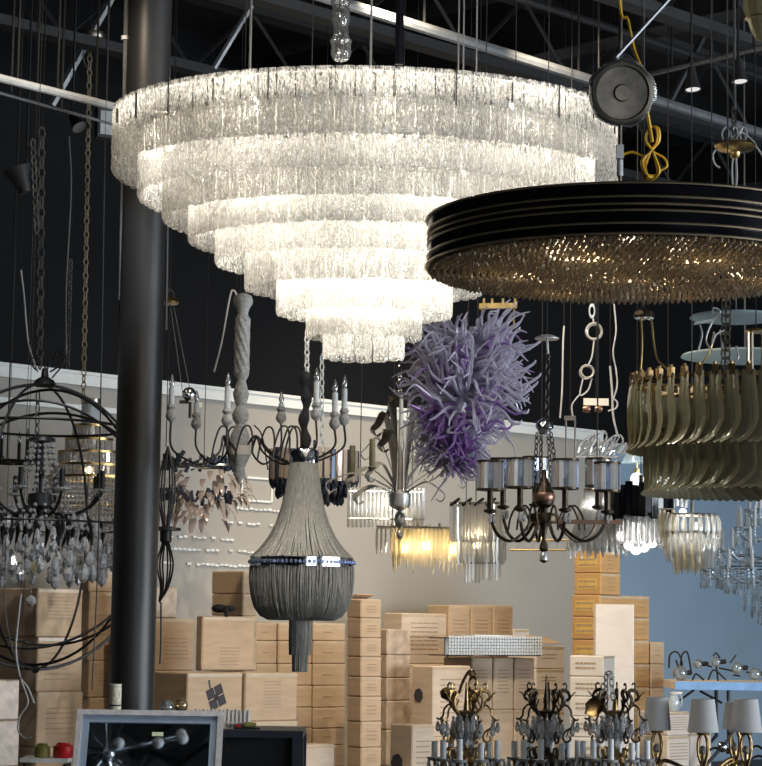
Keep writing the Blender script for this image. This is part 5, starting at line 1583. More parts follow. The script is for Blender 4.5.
gr = Thing('grey_prism_lamp', 'small lamp of grey glass bars tucked under the left of the smoked glass chandelier', 'lamp', 668, 500, 10.7)
S = gr.S
for k in range(18):
    mb = MB(); p = gr.L(651 + (k % 9) * 4.4, 505 + (k % 3), -8 if k < 9 else 8); mb.box(p + Vector((0, 0, 10 * S)), (3.4 * S, 2.2 * S, 22 * S), rz=.2); gr.add(mb, 'glass_bar', M['clear_leaf'], smooth=False)
mb = MB(); mb.box(gr.L(668, 483), (42 * S, 20 * S, 2 * S)); gr.add(mb, 'frame', M['nickel'], smooth=False)
wire_to_ceiling(gr, 668, 483, .5)

# smoked glass blade chandelier
sm = Thing('smoked_glass_chandelier', 'big round two tier chandelier of curved smoked olive glass blades with gilt clips', 'chandelier', 750, 432, 8.0)
S = sm.S
its = []; clips = []
for ti, (Rr, zt_, L, n, flick) in enumerate(((116, sm.Z(386), 66, 46, 15), (100, sm.Z(434), 60, 42, 19))):
    for k in range(n):
        a = 2 * pi * k / n + .03; o_ = Vector((cos(a), sin(a), 0)); tg_ = Vector((-sin(a), cos(a), 0))
        b = o_ * Rr * S + Vector((0, 0, zt_))
        for q in range(2):
            b2 = b + tg_ * (q - .5) * 6.4 * S + o_ * q * 2 * S
            P = spline([b2 + Vector((0, 0, 3 * S)), b2 + Vector((0, 0, -L * .3 * S)) + o_ * 2 * S, b2 + Vector((0, 0, -L * .65 * S)) + tg_ * 1.0 * S + o_ * 1 * S, b2 + Vector((0, 0, -L * .9 * S)) - tg_ * flick * .5 * S, b2 + Vector((0, 0, -L * S)) - tg_ * flick * S + o_ * 3 * S], 3)
            m = len(P); m_ = MB()
            m_.ribbon(P, [S * (3.4 + 2.6 * sin(pi * min(1, i / (m - 1) * .95))) for i in range(m)], 2.2 * S, tg_ + o_ * .5)
            its.append((sin(a) + ti * .1, m_))
        if ti == 0:
            m_ = MB(); m_.box(b + Vector((0, 0, 4 * S)) + o_ * 2 * S, (5.5 * S, 5 * S, 9 * S), rz=a + pi / 2); m_.lathe([(2 * S, 8 * S), (2 * S, 11 * S)], b + o_ * 2 * S, 8); clips.append((sin(a), m_))
parts100(sm.root, 'glass_blade', its, M['smoke_glass'])
parts100(sm.root, 'gilt_clip', clips, M['old_brass'], False)
mb = MB()
for R_, y in ((114, 386), (98, 434)):
    z = sm.Z(y); mb.lathe([((R_ - 2) * S, z - 2 * S), (R_ * S, z - 2 * S), (R_ * S, z + 2 * S), ((R_ - 2) * S, z + 2 * S)], (0, 0, 0), 72, closed=True)
for k in range(3):
    a = pi * k / 3; mb.tube([(113 * S * cos(a), 113 * S * sin(a), sm.Z(386)), (-113 * S * cos(a), -113 * S * sin(a), sm.Z(386))], 1.5 * S, 5)
    for s_ in (-1, 1): mb.tube([(s_ * 97 * S * cos(a), s_ * 97 * S * sin(a), sm.Z(386)), (s_ * 97 * S * cos(a), s_ * 97 * S * sin(a), sm.Z(434))], 1.5 * S, 5)
sm.add(mb, 'ring_frame', M['old_brass'])
mb = MB(); mb.lathe([(108 * S, sm.Z(440)), (108 * S, sm.Z(380))], (0, 0, 0), 60, closed=False)
chain_part(sm, 727, 384, 729, 240, 11, 7, 1.2, M['nickel'])
chain_part(sm, 723, 384, 725, 240, 11, 6, 1.0, M['chrome'])
wire_to_ceiling(sm, 728, 242, .8)
for pts in (((641, 318), (642, 345), (640, 378)), ((651, 318), (656, 355), (664, 366), (680, 378)), ((697, 372), (710, 350), (714, 332))):
    tube_part(sm, [(x, y, 0) for x, y in pts], 1.0, M['brass'], 'suspension_rod')
mb = MB(); p = sm.L(644, 316); mb.lathe([(10 * S, -2 * S), (11 * S, 0), (10 * S, 4 * S), (4 * S, 7 * S), (1e-4, 7 * S)], p, 24); sm.add(mb, 'canopy', M['dark_bronze'])
mb = MB()
for k in range(8):
    a = 2 * pi * k / 8; mb.sphere(p + Vector((8 * S * cos(a), 8 * S * sin(a), -2 * S)), 1.6 * S, 6, 4)
sm.add(mb, 'canopy_studs', M['white_paint'])
wire_to_ceiling(sm, 644, 311, .6)
mb = MB(); mb.box(sm.L(704, 322), (20 * S, 8 * S, 2.5 * S), ux=(1, 0, .18)); sm.add(mb, 'hook_plate', M['silver_leaf'], smooth=False)
for pts in (((713, 352), (706, 340), (712, 322), (720, 312), (714, 308), (712, 314)), ((714, 332), (712, 345), (716, 335), (725, 330)), ((736, 346), (738, 358), (730, 366), (724, 352), (720, 330)), ((700, 325), (702, 335), (698, 352))):
    tube_part(sm, pts, 1.0, M['silver_leaf'], 'hook_wire')
wire_to_ceiling(sm, 712, 314, .6)

# pale crystal chandelier at the right edge
pc = Thing('icy_crystal_chandelier', 'many armed icy blue crystal chandelier with candles and long drops at the right edge', 'chandelier', 772, 560, 9.4)
S = pc.S
mb = MB(); pc.lathe_px([(3, 490), (5, 500), (3, 510), (8, 520), (4, 530), (9, 545), (4, 556), (10, 572), (4, 580), (7, 600), (3, 615), (1, 625)], 16, mb=mb); pc.add(mb, 'stem', M['crystal_blue'])
TI = [(66, 572, 16), (50, 552, 14), (34, 530, 10), (22, 512, 7)]
mbd = MB(); mbd.drop((0, 0, 0), 8, 4, 6); mbd.bead((0, 0, 1.4), 1.6); mbd.bead((0, 0, 4.2), 1.5); mbd.bead((0, 0, 7), 1.4); me_str = mbd.mesh('crystal_drop', M['crystal_blue'], False)
nd = 0
for R_, y, n in TI:
    for k in range(n):
        a = 2 * pi * k / n + R_ * .1; z = pc.Z(y)
        f = lambda t, dz: Vector((R_ * t * S * cos(a), R_ * t * S * sin(a), z + dz * S))
        mb = MB(); mb.tube(spline([f(.05, -2), f(.35, -9), f(.75, -10), f(.98, -4), f(1, 0)], 5), 1.2 * S, 5); arm = pc.add(mb, 'arm', M['crystal_blue'])
        e = f(1, 0)
        mb = MB(); mb.lathe([(1.5 * S, -1 * S), (5 * S, 1 * S), (5.4 * S, 2.4 * S), (1.6 * S, 2.6 * S)], e, 10); pc.add(mb, 'drip_pan', M['crystal_blue'], arm)
        mb = MB(); mb.lathe([(1.7 * S, 2.4 * S), (1.7 * S, 14 * S), (1.2 * S, 15 * S), (1.6 * S, 18 * S), (.2 * S, 24 * S)], e, 8); pc.add(mb, 'candle', M['candle'], arm)
        if cos(a) < .35:
            for q in range(2):
                a2 = a + (q - .5) * 1.1
                p = e + Vector((4.5 * S * cos(a2), 4.5 * S * sin(a2), -8 * S)); 
                link_mesh('crystal_drop', me_str, arm, p, (S, S, S * 1.15))
cr = MB()
for k in range(60):
    a = 2 * pi * k / 60; t = RND.random(); R_ = 12 + 46 * t; z0 = 575 + 44 * (1 - t)
    for q in range(6): cr.bead((R_ * S * cos(a), R_ * S * sin(a), pc.Z(z0) - q * 3.4 * S + 20 * S), 1.6 * S, 5)
    cr.drop((R_ * S * cos(a), R_ * S * sin(a), pc.Z(z0) + 1 * S), 9 * S, 4.5 * S, 5)
pc.add(cr, 'crystal_strands', M['crystal_blue'], smooth=False, kind='stuff')
mb = MB()
for R_, y in ((57, 572), (38, 560), (20, 566)): mb.ring((0, 0, pc.Z(y - 4)), R_ * S, .6 * S, 48, 4)
pc.add(mb, 'wire_rings', M['chrome'])
up_ = wire_to_ceiling(pc, 772, 492, .6)

# frosted disc lamps high at right
for i, (x, y, R_, lab) in enumerate(((736, 318, 46, 'upper of two frosted round glass disc lamps high at the right edge'), (745, 357, 64, 'lower and larger frosted round glass disc lamp behind the brass legged ring'))):
    t = Thing('disc_lamp', lab, 'lamp', x, y, 10.45 + .7 * i, 'frosted disc lamps')
    S = t.S
    mb = MB(); mb.lathe([(1e-4, -2.5 * S), (R_ * .8 * S, -2 * S), (R_ * S, 0), (R_ * .97 * S, 2 * S), (1e-4, 3 * S)], (0, 0, 0), 48); t.add(mb, 'glass_disc', M['disc_glass'])
    mb = MB(); mb.lathe([(6 * S, 3 * S), (6 * S, 7 * S), (2 * S, 8 * S)], (0, 0, 0), 16); t.add(mb, 'hub', M['chrome'])
    mb = MB(); mb.tube([(0, 0, 6 * S), (0, 0, CEIL - t.loc.z)], .8 * S, 6); t.add(mb, 'suspension_wire', M['grey_cable'])
lg = Thing('tube_leg_lamp', 'gilt plate on thin brass tubes hanging in front of the frosted discs', 'lamp', 756, 331, 9.9)
S = lg.S
mb = MB(); mb.lathe([(10 * S, -1.6 * S), (11 * S, 0), (10 * S, 1.6 * S)], (0, 0, 0), 24); lg.add(mb, 'plate', M['brass'])
for x, d in ((748, 0), (752, 5), (763, -3)):
    mb = MB(); mb.tube([lg.L(x, 331, d), lg.L(x, 392, d)], 1.8 * S, 8); lg.add(mb, 'brass_tube', M['nickel'])
wire_to_ceiling(lg, 756, 330, .6)

# loose hanging cords, coils and plates on the black wall
loose = [('pale wire hanging right of the chain of the prism shade chandelier', [(564, 326), (563, 345), (562, 390), (560, 418)], 11, .9),
         ('wavy white cord hanging right of the coiled cable', [(614, 304), (616, 330), (613, 352), (616, 370), (617, 386), (613, 400)], 11.2, .8),
         ('short pale cord ending on the white trim below the beige plate', [(610, 366), (612, 392), (613, 415), (617, 434)], 11.3, 1.1)]
for lab, pts, Y, r in loose: hang_cord('loose_cable', lab, pts, Y, r, M['white_cable'])
cc = Thing('coiled_cable', 'clear cable wound in two rings on a blue carabiner below the drum chandelier', 'cable', 592, 340, 11.0)
S = cc.S
for (x, y, r0, nn) in ((594, 332, 7.5, 5), (587, 372, 6.5, 5)):
    mb = MB()
    for k in range(nn):
        q = Vector((RND.uniform(-.8, .8), k * .8 - 2, RND.uniform(-.8, .8))) * S
        mb.ring(cc.L(x, y) + q, r0 * S * RND.uniform(.88, 1.1), .8 * S, 24, 5, axis=(RND.uniform(-.2, .2), 1, RND.uniform(-.2, .2)))
    cc.add(mb, 'coil', M['white_tube'])
mb = MB(); mb.ring(cc.L(592, 311), 2.6 * S, .8 * S, 16, 5, axis=(0, 1, 0)); mb.v = [(x, y, (z - cc.L(592, 311).z) * 2.3 + cc.L(592, 311).z) for x, y, z in mb.v]; cc.add(mb, 'carabiner', M['crystal_blue'])
for pts in (((593, 318), (594, 325)), ((594, 340), (592, 356), (588, 366)), ((583, 378), (580, 395), (588, 390), (592, 378)), ((580, 394), (572, 405), (573, 418))): tube_part(cc, pts, .8, M['white_cable'], 'cable_end')
wire_to_ceiling(cc, 592, 306, .5)
bp_ = Thing('beige_bracket', 'beige rectangular bracket plate hung with pale sockets above the white trim', 'bracket', 596, 403, 10.9)
S = bp_.S
mb = MB(); mb.box(bp_.L(596, 402), (25 * S, 4 * S, 7 * S)); bp_.add(mb, 'plate', M['white_card'], smooth=False)
for x in (588, 600): 
    mb = MB(); mb.lathe([(3 * S, -5 * S), (4 * S, 0), (3 * S, 2 * S)], bp_.L(x, 409), 12, axis=(1, 0, 0)); bp_.add(mb, 'socket', M['copper'])
tube_part(bp_, [(612, 398), (617, 402), (616, 408), (608, 411)], .9, M['white_cable'], 'wire')
wire_to_ceiling(bp_, 596, 399, .4)
dcn = Thing('double_canopy', 'small gilt canopy with two thin legs hanging right of the prism shade chandelier crown', 'canopy', 570, 418, 10.6)
S = dcn.S
mb = MB(); mb.box((0, 0, 0), (11 * S, 6 * S, 4 * S)); dcn.add(mb, 'plate', M['nickel'], smooth=False)
for x in (566, 575): tube_part(dcn, [(x, 420), (x, 470)], .9, M['nickel'], 'leg')
wire_to_ceiling(dcn, 570, 417, .4)

# brass canopy with hooks, and can lamps, upper right
bc2 = Thing('hooked_canopy', 'brass ceiling canopy hanging by hooks with wires below it, above the right of the drum', 'canopy', 735, 147, 9.2)
S = bc2.S
mb = MB(); mb.lathe([(3 * S, -12 * S), (5 * S, -10 * S), (6 * S, -6 * S), (18 * S, -3 * S), (21 * S, 1 * S), (20 * S, 3 * S), (10 * S, 6 * S), (4 * S, 8 * S)], (0, 0, 0), 32); bc2.add(mb, 'dish', M['brass'])
for x in (724, 733, 742):
    tube_part(bc2, [(x, 143), (x - 2, 133), (x + 2, 127), (x + 5, 133), (x + 3, 140)], 1.0, M['silver_leaf'], 'hook')
chain_part(bc2, 734, 140, 734, 108, 11, 6, 1.1, M['chrome'])
wire_to_ceiling(bc2, 734, 110, .8)
for pts in (((733, 157), (732, 170), (733, 196)), ((736, 157), (737, 175), (735, 196)), ((718, 146), (713, 155), (715, 164), (720, 168)), ((755, 145), (762, 155), (766, 165)), ((730, 140), (740, 132), (752, 140), (756, 146))):
    tube_part(bc2, pts, .9, M['white_cable'], 'wire')
for lab, x, y in (('left of the two black can lamps with pale faces at upper right', 693, 90), ('right of the two black can lamps with pale faces, under the track', 740, 82)):
    t = can_lamp(lab, x, y, 10.2 if x < 700 else 9.8, 8.5, 24, (.05, -.12, -1), M['track_face'], M['joist'], 5.5)
    t.root['group'] = 'can lamps'
cg = Thing('crystal_pendant', 'smoky cut glass pendant cropped by the top right corner', 'lamp', 760, 12, 6.5)
S = cg.S
mb = MB(); mb.lathe([(2 * S, -30 * S), (9 * S, -27 * S), (14 * S, -18 * S), (17 * S, -8 * S), (18 * S, -7 * S), (21 * S, 6 * S), (22 * S, 30 * S), (12 * S, 44 * S)], (4 * S, 0, 0), 12); cg.add(mb, 'glass_body', M['smoke_glass'], smooth=False)
mb = MB(); mb.tube([(4 * S, 0, 44 * S), (4 * S, 0, CEIL - cg.loc.z)], 1.2 * S, 6); mb.ring((4 * S, 0, -7 * S), 18.4 * S, .8 * S, 24, 5); cg.add(mb, 'mount', M['brass'])
mb = MB()
for k in range(36):
    a = RND.uniform(0, 2 * pi); z = RND.uniform(-20, 28)
    r = 15 if z < -8 else 21; mb.bead(((4 + r * cos(a)) * S, r * S * sin(a), z * S), 1.3 * S, 5)
cg.add(mb, 'glass_studs', M['crystal'], smooth=False)
# ------------------------------------------------------------ low objects in the foreground
# display table (its top is below the picture) that carries the ornate chandeliers
DT = .93
mb = MB()
mb.box((.62, 8.05, DT / 2), (2.3, 1.2, DT)); struct('display_plinth', mb, M['joist'])

def crown_chandelier(label, px, ytop, Y, mat, hub, glass, kind):
    t = Thing('ornate_chandelier', label, 'chandelier', px, 740, Y, 'ornate crystal chandeliers on the low plinth')
    S = t.S; zb = DT - t.loc.z
    mb = MB(); mb.lathe([(16 * S, zb), (14 * S, zb + 4 * S), (3 * S, zb + 8 * S), (2.5 * S, t.Z(772)), (11 * S, t.Z(768)), (14 * S, t.Z(762)), (12 * S, t.Z(756)), (5 * S, t.Z(752)), (2.5 * S, t.Z(748)), (2 * S, t.Z(738)), (2.5 * S, t.Z(722)), (10 * S, t.Z(714)), (12 * S, t.Z(711)), (3 * S, t.Z(710)), (2 * S, t.Z(700)), (1 * S, t.Z(ytop + 14))], (0, 0, 0), 18)
    t.add(mb, 'stem', hub)
    mb = MB(); t.lathe_px([(2, 748), (6, 744), (8, 736), (6, 728), (2, 724)], 8, mb=mb); t.add(mb, 'crystal_body', M['crystal'], smooth=False)
    # curling crown scrolls
    for k in range(5):
        a = 2 * pi * k / 5 + (.12 if kind != 'odd' else .5)
        f = lambda r, y: Vector((r * S * cos(a), r * S * sin(a), t.Z(y)))
        P = spline([f(3, 716), f(9, 714), f(15, 708), f(17, 699), f(14, 694), f(16, 690), f(22, 692), f(24, 698), f(21, 701)], 5)
        n = len(P)
        mb = MB(); mb.tube(P, [S * (1.0 + 1.0 * sin(pi * i / (n - 1))) for i in range(n)], 6)
        mb.tube(spline([f(20, 690), f(21, 686), f(19, 683), f(17, 685)], 4), .9 * S, 5)
        mb.tube(spline([f(15, 708), f(20, 705), f(25, 710), f(26, 716), f(30, 720), f(33, 719)], 5), 1.1 * S, 5)
        mb.tube(spline([f(29, 719), f(26, 727), f(20, 731), f(17, 737), f(20, 742), f(25, 740), f(24, 736)], 5), 1.15 * S, 5)
        sc_ = t.add(mb, 'scroll', mat)
        for (r1, y1, tw) in ((19, 703, .6), (13, 704, -.5), (25, 697, .9), (22, 733, .4)):
            mb = MB(); p = f(r1, y1)
            mb.ribbon([p + Vector((-3 * S * cos(a) * tw, 0, -4 * S)), p, p + Vector((3 * S * cos(a) * tw, 2 * S * sin(a), 4 * S)), p + Vector((6 * S * cos(a) * tw, 0, 5 * S))], [.8 * S, 2.6 * S, 2.2 * S, .4 * S], 1.0 * S, (.4, 1, 0)); t.add(mb, 'leaf', mat, sc_)
        mb = MB(); mb.drop(f(27, 722), 15 * S, 6 * S, 6); mb.bead(f(27, 720.5), 1.8 * S); t.add(mb, 'crystal_drop', M['crystal'], sc_, smooth=False)
        mb = MB(); mb.drop(f(32, 722), 11 * S, 5 * S, 6); t.add(mb, 'crystal_drop', M['crystal'], sc_, smooth=False)
    # candle arms
    for k in range(8):
        a = 2 * pi * k / 8 + .55
        R_ = 32 if k % 2 else 27
        f = lambda r, y: Vector((r * S * cos(a), r * S * sin(a), t.Z(y)))
        mb = MB(); mb.tube(spline([f(8, 766), f(18, 774), f(R_ * .7, 778), f(R_ * .95, 770), f(R_, 762)], 5), 1.5 * S, 6)
        mb.tube(spline([f(14, 772), f(20, 752), f(14, 748), f(12, 756)], 5), 1.2 * S, 5); arm = t.add(mb, 'arm', hub)
        e = f(R_, 762)
        mb = MB(); mb.lathe([(2 * S, 0), (7 * S, 1.5 * S), (8 * S, 4 * S), (7 * S, 3.5 * S), (2 * S, 3 * S)], e, 12); t.add(mb, 'drip_pan', M['crystal'], arm)
        mb = MB(); mb.lathe([(3.1 * S, 2 * S), (3.1 * S, (20 + k % 3 * 2) * S), (1.5 * S, (20 + k % 3 * 2) * S)], e, 12); t.add(mb, 'candle_sleeve', M['candle'], arm)
        mb = MB()
        for q in range(5):
            a2 = 2 * pi * q / 5; mb.drop(e + Vector((7 * S * cos(a2), 7 * S * sin(a2), 2 * S)), 13 * S, 4.4 * S, 6)
        t.add(mb, 'crystal_drop', M['crystal'], arm, smooth=False)
    # crystals hung from the crown bowl
    for k in range(16):
        a = 2 * pi * k / 16; mb = MB(); R_ = 14 if k % 2 else 9
        mb.drop((R_ * S * cos(a), R_ * S * sin(a), t.Z(716 + (k % 2) * 4)), (20 if k % 2 else 26) * S, 6.5 * S, 6); mb.bead((R_ * S * cos(a), R_ * S * sin(a), t.Z(714 + (k % 2) * 4)), 2 * S); t.add(mb, 'crystal_drop', M['crystal'], smooth=False)
    return t
c1 = crown_chandelier('ornate gilt chandelier with a cut rosette on its crown, leftmost of the three', 466, 668, 7.8, M['old_brass'], M['old_brass'], 0, 'full')
S = c1.S
mb = MB(); mb.lathe([(1 * S, 0), (6 * S, 1 * S), (6.5 * S, 3 * S), (3 * S, 4 * S)], c1.L(447, 694, -8), 9, axis=(-.4, -1, .3)); mb.lathe([(3 * S, 3.8 * S), (4 * S, 5 * S), (1 * S, 6 * S)], c1.L(447, 694, -8), 9, axis=(-.4, -1, .3)); c1.add(mb, 'rosette', M['old_brass'])
tube_part(c1, [(459, 694), (462, 684), (467, 674), (470, 671)], 1.6, M['old_brass'], 'arm_hook')
mb = MB(); mb.ring(c1.L(473, 684), 4 * S, 1.1 * S, 18, 6, axis=(.3, 1, 0)); mb.v = [(x, y, (z - c1.L(473, 684).z) * 1.9 + c1.L(473, 684).z) for x, y, z in mb.v]; mb.ring(c1.L(472, 673), 3 * S, 1.1 * S, 16, 6, axis=(0, 1, .2)); mb.tube([c1.L(472, 692), c1.L(468, 706)], 1 * S, 5); c1.add(mb, 'hanging_link', M['old_brass'])
c2 = crown_chandelier('dark bronze ornate chandelier with a tall spike, middle of the three', 546, 676, 7.9, M['dark_bronze'], M['dark_bronze'], 0, 'full')
S = c2.S
mb = MB(); c2.lathe_px([(.4, 674), (1.6, 690), (3, 702), (2, 706), (4, 711)], 8, mb=mb); c2.add(mb, 'spike', M['dark_bronze'])
c3 = crown_chandelier('ornate bronze chandelier with a chain and tipped leaf cup, rightmost of the three', 615, 684, 7.7, M['dark_bronze'], M['old_brass'], 0, 'full')
S = c3.S
mb = MB(); mb.chain(c3.L(606, 710), c3.L(606, 674), 8 * S, 5 * S, .9 * S); mb.chain(c3.L(606, 674), c3.L(611, 672), 7 * S, 5 * S, .9 * S); mb.chain(c3.L(611, 672), c3.L(613, 700), 8 * S, 5 * S, .9 * S); c3.add(mb, 'chain', M['silver_leaf'])
mb = MB(); mb.lathe([(1 * S, -2 * S), (8 * S, 0), (12 * S, 4 * S), (11 * S, 3 * S), (5 * S, 1 * S)], c3.L(597, 708, -10), 14, rfun=lambda a, z: 1 + .12 * cos(6 * a), axis=(-.6, -.7, .45)); c3.add(mb, 'tipped_cup', M['old_brass'])

# brass chandelier with grey linen shades
sh = Thing('shaded_chandelier', 'brass chandelier with tapered grey linen shades at the lower right corner', 'chandelier', 705, 760, 7.9)
S = sh.S; zb = DT - sh.loc.z
mb = MB(); mb.lathe([(18 * S, zb), (16 * S, zb + 4 * S), (3 * S, zb + 8 * S), (3 * S, sh.Z(790)), (9 * S, sh.Z(784)), (10 * S, sh.Z(774)), (4 * S, sh.Z(768)), (2 * S, sh.Z(762))], (0, 0, 0), 18); sh.add(mb, 'stem', M['brass'])
for px, yb, dy, rt, rb, h, y0 in ((657, 727, 0, 11, 14, 32, 697), (703, 729, -18, 11.5, 15.5, 31, 699), (746, 729, -6, 12, 16, 31, 699), (735, 726, 44, 10, 13, 26, 702)):
    e = sh.L(px, yb + 3, dy)
    f = lambda t, dz: Vector((e.x * t, e.y * t, e.z * t + sh.Z(784) * (1 - t) + dz * S))
    P = spline([f(.12, 0), f(.45, -8), f(.85, -22), f(1.0, -38), Vector((e.x, e.y, e.z - 14 * S))], 6)
    mb = MB(); mb.tube(P, 2.0 * S, 7); arm = sh.add(mb, 'arm', M['old_brass'])
    mb = MB()
    for k in range(4):
        a = 2 * pi * k / 4 + .5
        mb.tube(spline([e + Vector((1.5 * S * cos(a), 1.5 * S * sin(a), -34 * S)), e + Vector((6 * S * cos(a), 6 * S * sin(a), -22 * S)), e + Vector((6.5 * S * cos(a), 6.5 * S * sin(a), -10 * S)), e + Vector((3 * S * cos(a), 3 * S * sin(a), -2 * S))], 5), 1.2 * S, 6)
    mb.lathe([(6 * S, -3 * S), (6.5 * S, -1 * S), (2 * S, 0)], e, 14)
    sh.add(mb, 'cage_cup', M['old_brass'], arm)
    mb = MB(); mb.sphere(e - Vector((0, 0, 18 * S)), 4 * S, 12, 8, 1.2); mb.sphere(e - Vector((0, 0, 28 * S)), 2.6 * S, 10, 6); sh.add(mb, 'crystal_ball', M['crystal'], arm, smooth=False)
    zt_ = sh.L(px, y0, dy).z
    mb = MB(); mb.lathe([(rb * S, e.z), (rt * S, zt_), (rt * S - .004, zt_), (rb * S - .004, e.z)], (e.x, e.y, 0), 32, closed=True); shd = sh.add(mb, 'lamp_shade', M['shade_grey'], arm)
    mb = MB(); mb.ring((e.x, e.y, zt_ - 3 * S), (rt + .1) * S * .98, .5 * S, 24, 4); mb.tube([(e.x - rt * S, e.y, zt_ - 3 * S), (e.x + rt * S, e.y, zt_ - 3 * S)], .5 * S, 4); mb.tube([(e.x, e.y, zt_ - 3 * S), (e.x, e.y, e.z - 2 * S)], 1.6 * S, 6); sh.add(mb, 'shade_fitter', M['white_paint'], arm)
# lamps of brass behind: tangle of dark arms at the corner
tn = Thing('dark_arm_lamp', 'dark bent arm lamp with a maroon sleeve between the two right lampshades', 'lamp', 735, 752, 8.4)
S = tn.S; zb = DT - tn.loc.z
mb = MB(); mb.lathe([(14 * S, zb), (12 * S, zb + 3 * S), (2 * S, zb + 6 * S), (2 * S, 0)], (0, 0, 0), 14); tn.add(mb, 'stand', M['black_metal'])
mb = MB(); mb.tube([tn.L(726, 751), tn.L(740, 750)], 3 * S, 10); tn.add(mb, 'sleeve', M['dark_bronze'], label='maroon brown sleeve')
mb = MB(); mb.sphere(tn.L(722, 747), 5.5 * S, 14, 8); tn.add(mb, 'chrome_ball', M['chrome'])
for pts in (((728, 732), (733, 740), (733, 752), (728, 764)), ((706, 752), (714, 748), (720, 750)), ((744, 752), (756, 746), (764, 750)), ((748, 760), (760, 756), (768, 764))): tube_part(tn, pts, 1.3, M['black_metal'], 'bent_arm')

# blue edged table with glass lamps, far right
tb = Thing('folding_table', 'folding table with a bright blue edge standing before the blue grey wall', 'table', 720, 686, 13.3)
S = tb.S
a = tb.L(675, 686); zt_ = tb.Z(682) ; zb2 = tb.Z(690)
L_ = 1.15; mb = MB(); mb.box((a.x + L_ / 2, .30, (zt_ + zb2) / 2), (L_, .60, zt_ - zb2)); tb.add(mb, 'table_top', M['white_card'], smooth=False)
mb = MB(); mb.box((a.x + L_ / 2, -.004, (zt_ + zb2) / 2), (L_, .012, zt_ - zb2)); tb.add(mb, 'edge_band', M['blue_table'], smooth=False)
zf_ = -tb.loc.z
for x in (.13, L_ - .1):
    for y in (.06, .54):
        mb = MB(); mb.tube([(a.x + x + (.2 if x < .5 else 0), y, zb2), (a.x + x + (.2 if x < .5 else 0), y, -.32), (a.x + x + .02, y, -.52), (a.x + x, y, zf_)], .012, 8); tb.add(mb, 'leg', M['navy'])
    mb = MB(); mb.tube([(a.x + x, .06, zf_ + .06), (a.x + x, .54, zf_ + .06)], .01, 6); tb.add(mb, 'foot_bar', M['navy'])
mb = MB(); mb.tube([tb.L(700, 691, 12), tb.L(722, 703, 12)], .008, 6); mb.tube([tb.L(694, 690, 12), tb.L(676, 703, 12)], .008, 6); tb.add(mb, 'brace', M['navy'])
TT = tb.loc.z + zt_
def globe(label, px, py, r, Y=13.5, arms=(), mat='bulb_clear'):
    t = Thing('glass_globe_lamp', label, 'lamp', px, py, Y, 'glass globe lamps on the blue edged table'); S = t.S
    zt0 = TT - t.loc.z
    mb = MB(); mb.sphere((0, 0, max(0, zt0 + r * S)), r * S, 18, 10); t.add(mb, 'glass_globe', M['crystal_blue'] if mat != 'bulb_clear' else M['disc_thin'])
    mb = MB(); mb.lathe([(2.4 * S, 0), (2.4 * S, 6 * S), (1 * S, 7 * S)], (r * .7 * S, 0, max(0, zt0 + r * S)), 10, axis=(1, 0, .1)); t.add(mb, 'socket', M['black_metal'])
    for pts in arms: tube_part(t, pts, .9, M['black_metal'], 'arm')
    return t
M['disc_thin'] = crystal('table_globe_glass', (.8, .9, .95), .2, .14, .03, (.85, .9, .93))
globe('left glass globe lamp under a double wire hoop on the blue edged table', 680, 673, 7.5, 13.5, (((669, 668), (670, 655), (677, 652), (682, 662), (681, 672)), ((680, 668), (682, 655), (687, 652), (690, 664), (691, 672)), ((676, 660), (680, 672), (684, 680))))
globe('pale glass globe with a black rod on the table behind the middle lampshade', 698, 664, 5, 13.6, (((702, 664), (712, 667)), ((692, 681), (696, 674), (704, 680))))
globe('clear bulb lamp standing up on a white stem at the middle of the table', 716, 662, 5, 13.5, (((716, 664), (718, 681)), ((713, 656), (716, 653), (720, 658)), ((708, 680), (714, 670), (726, 680))))
globe('glass globe with a leaning black rod right of the middle of the table', 737, 668, 6, 13.5, (((730, 663), (736, 655)), ((719, 668), (738, 672)), ((733, 675), (740, 676))))
globe('rightmost glass globe on a dark rod lying on the blue edged table', 755, 674, 6.5, 13.5, (((746, 672), (751, 673)),))
jr = Thing('glass_jug', 'pale teal glass jug with a white lid standing on the low pale carton', 'jug', 672, 708, 13.3)
S = jr.S; z0 = at(668, 712, 13.2).z - jr.loc.z + .003
mb = MB(); mb.lathe([(4 * S, z0), (5.5 * S, z0 + 2 * S), (6 * S, z0 + 9 * S), (4 * S, z0 + 15 * S), (3 * S, z0 + 17 * S)], (2 * S, 0, 0), 16); jr.add(mb, 'body', M['crystal_blue'])
mb = MB(); mb.lathe([(4 * S, z0 + 16.5 * S), (4.4 * S, z0 + 18.5 * S), (1 * S, z0 + 19 * S)], (2 * S, 0, 0), 16); mb.box((5 * S, 0, z0 + 18 * S), (10 * S, 3 * S, 2 * S)); jr.add(mb, 'lid', M['white_paint'])
mb = MB(); mb.tube(spline([(6 * S, 0, z0 + 17 * S), (9.5 * S, 0, z0 + 14 * S), (9.5 * S, 0, z0 + 6 * S), (6 * S, 0, z0 + 4 * S)], 5), .9 * S, 6); jr.add(mb, 'handle', M['crystal_blue'])

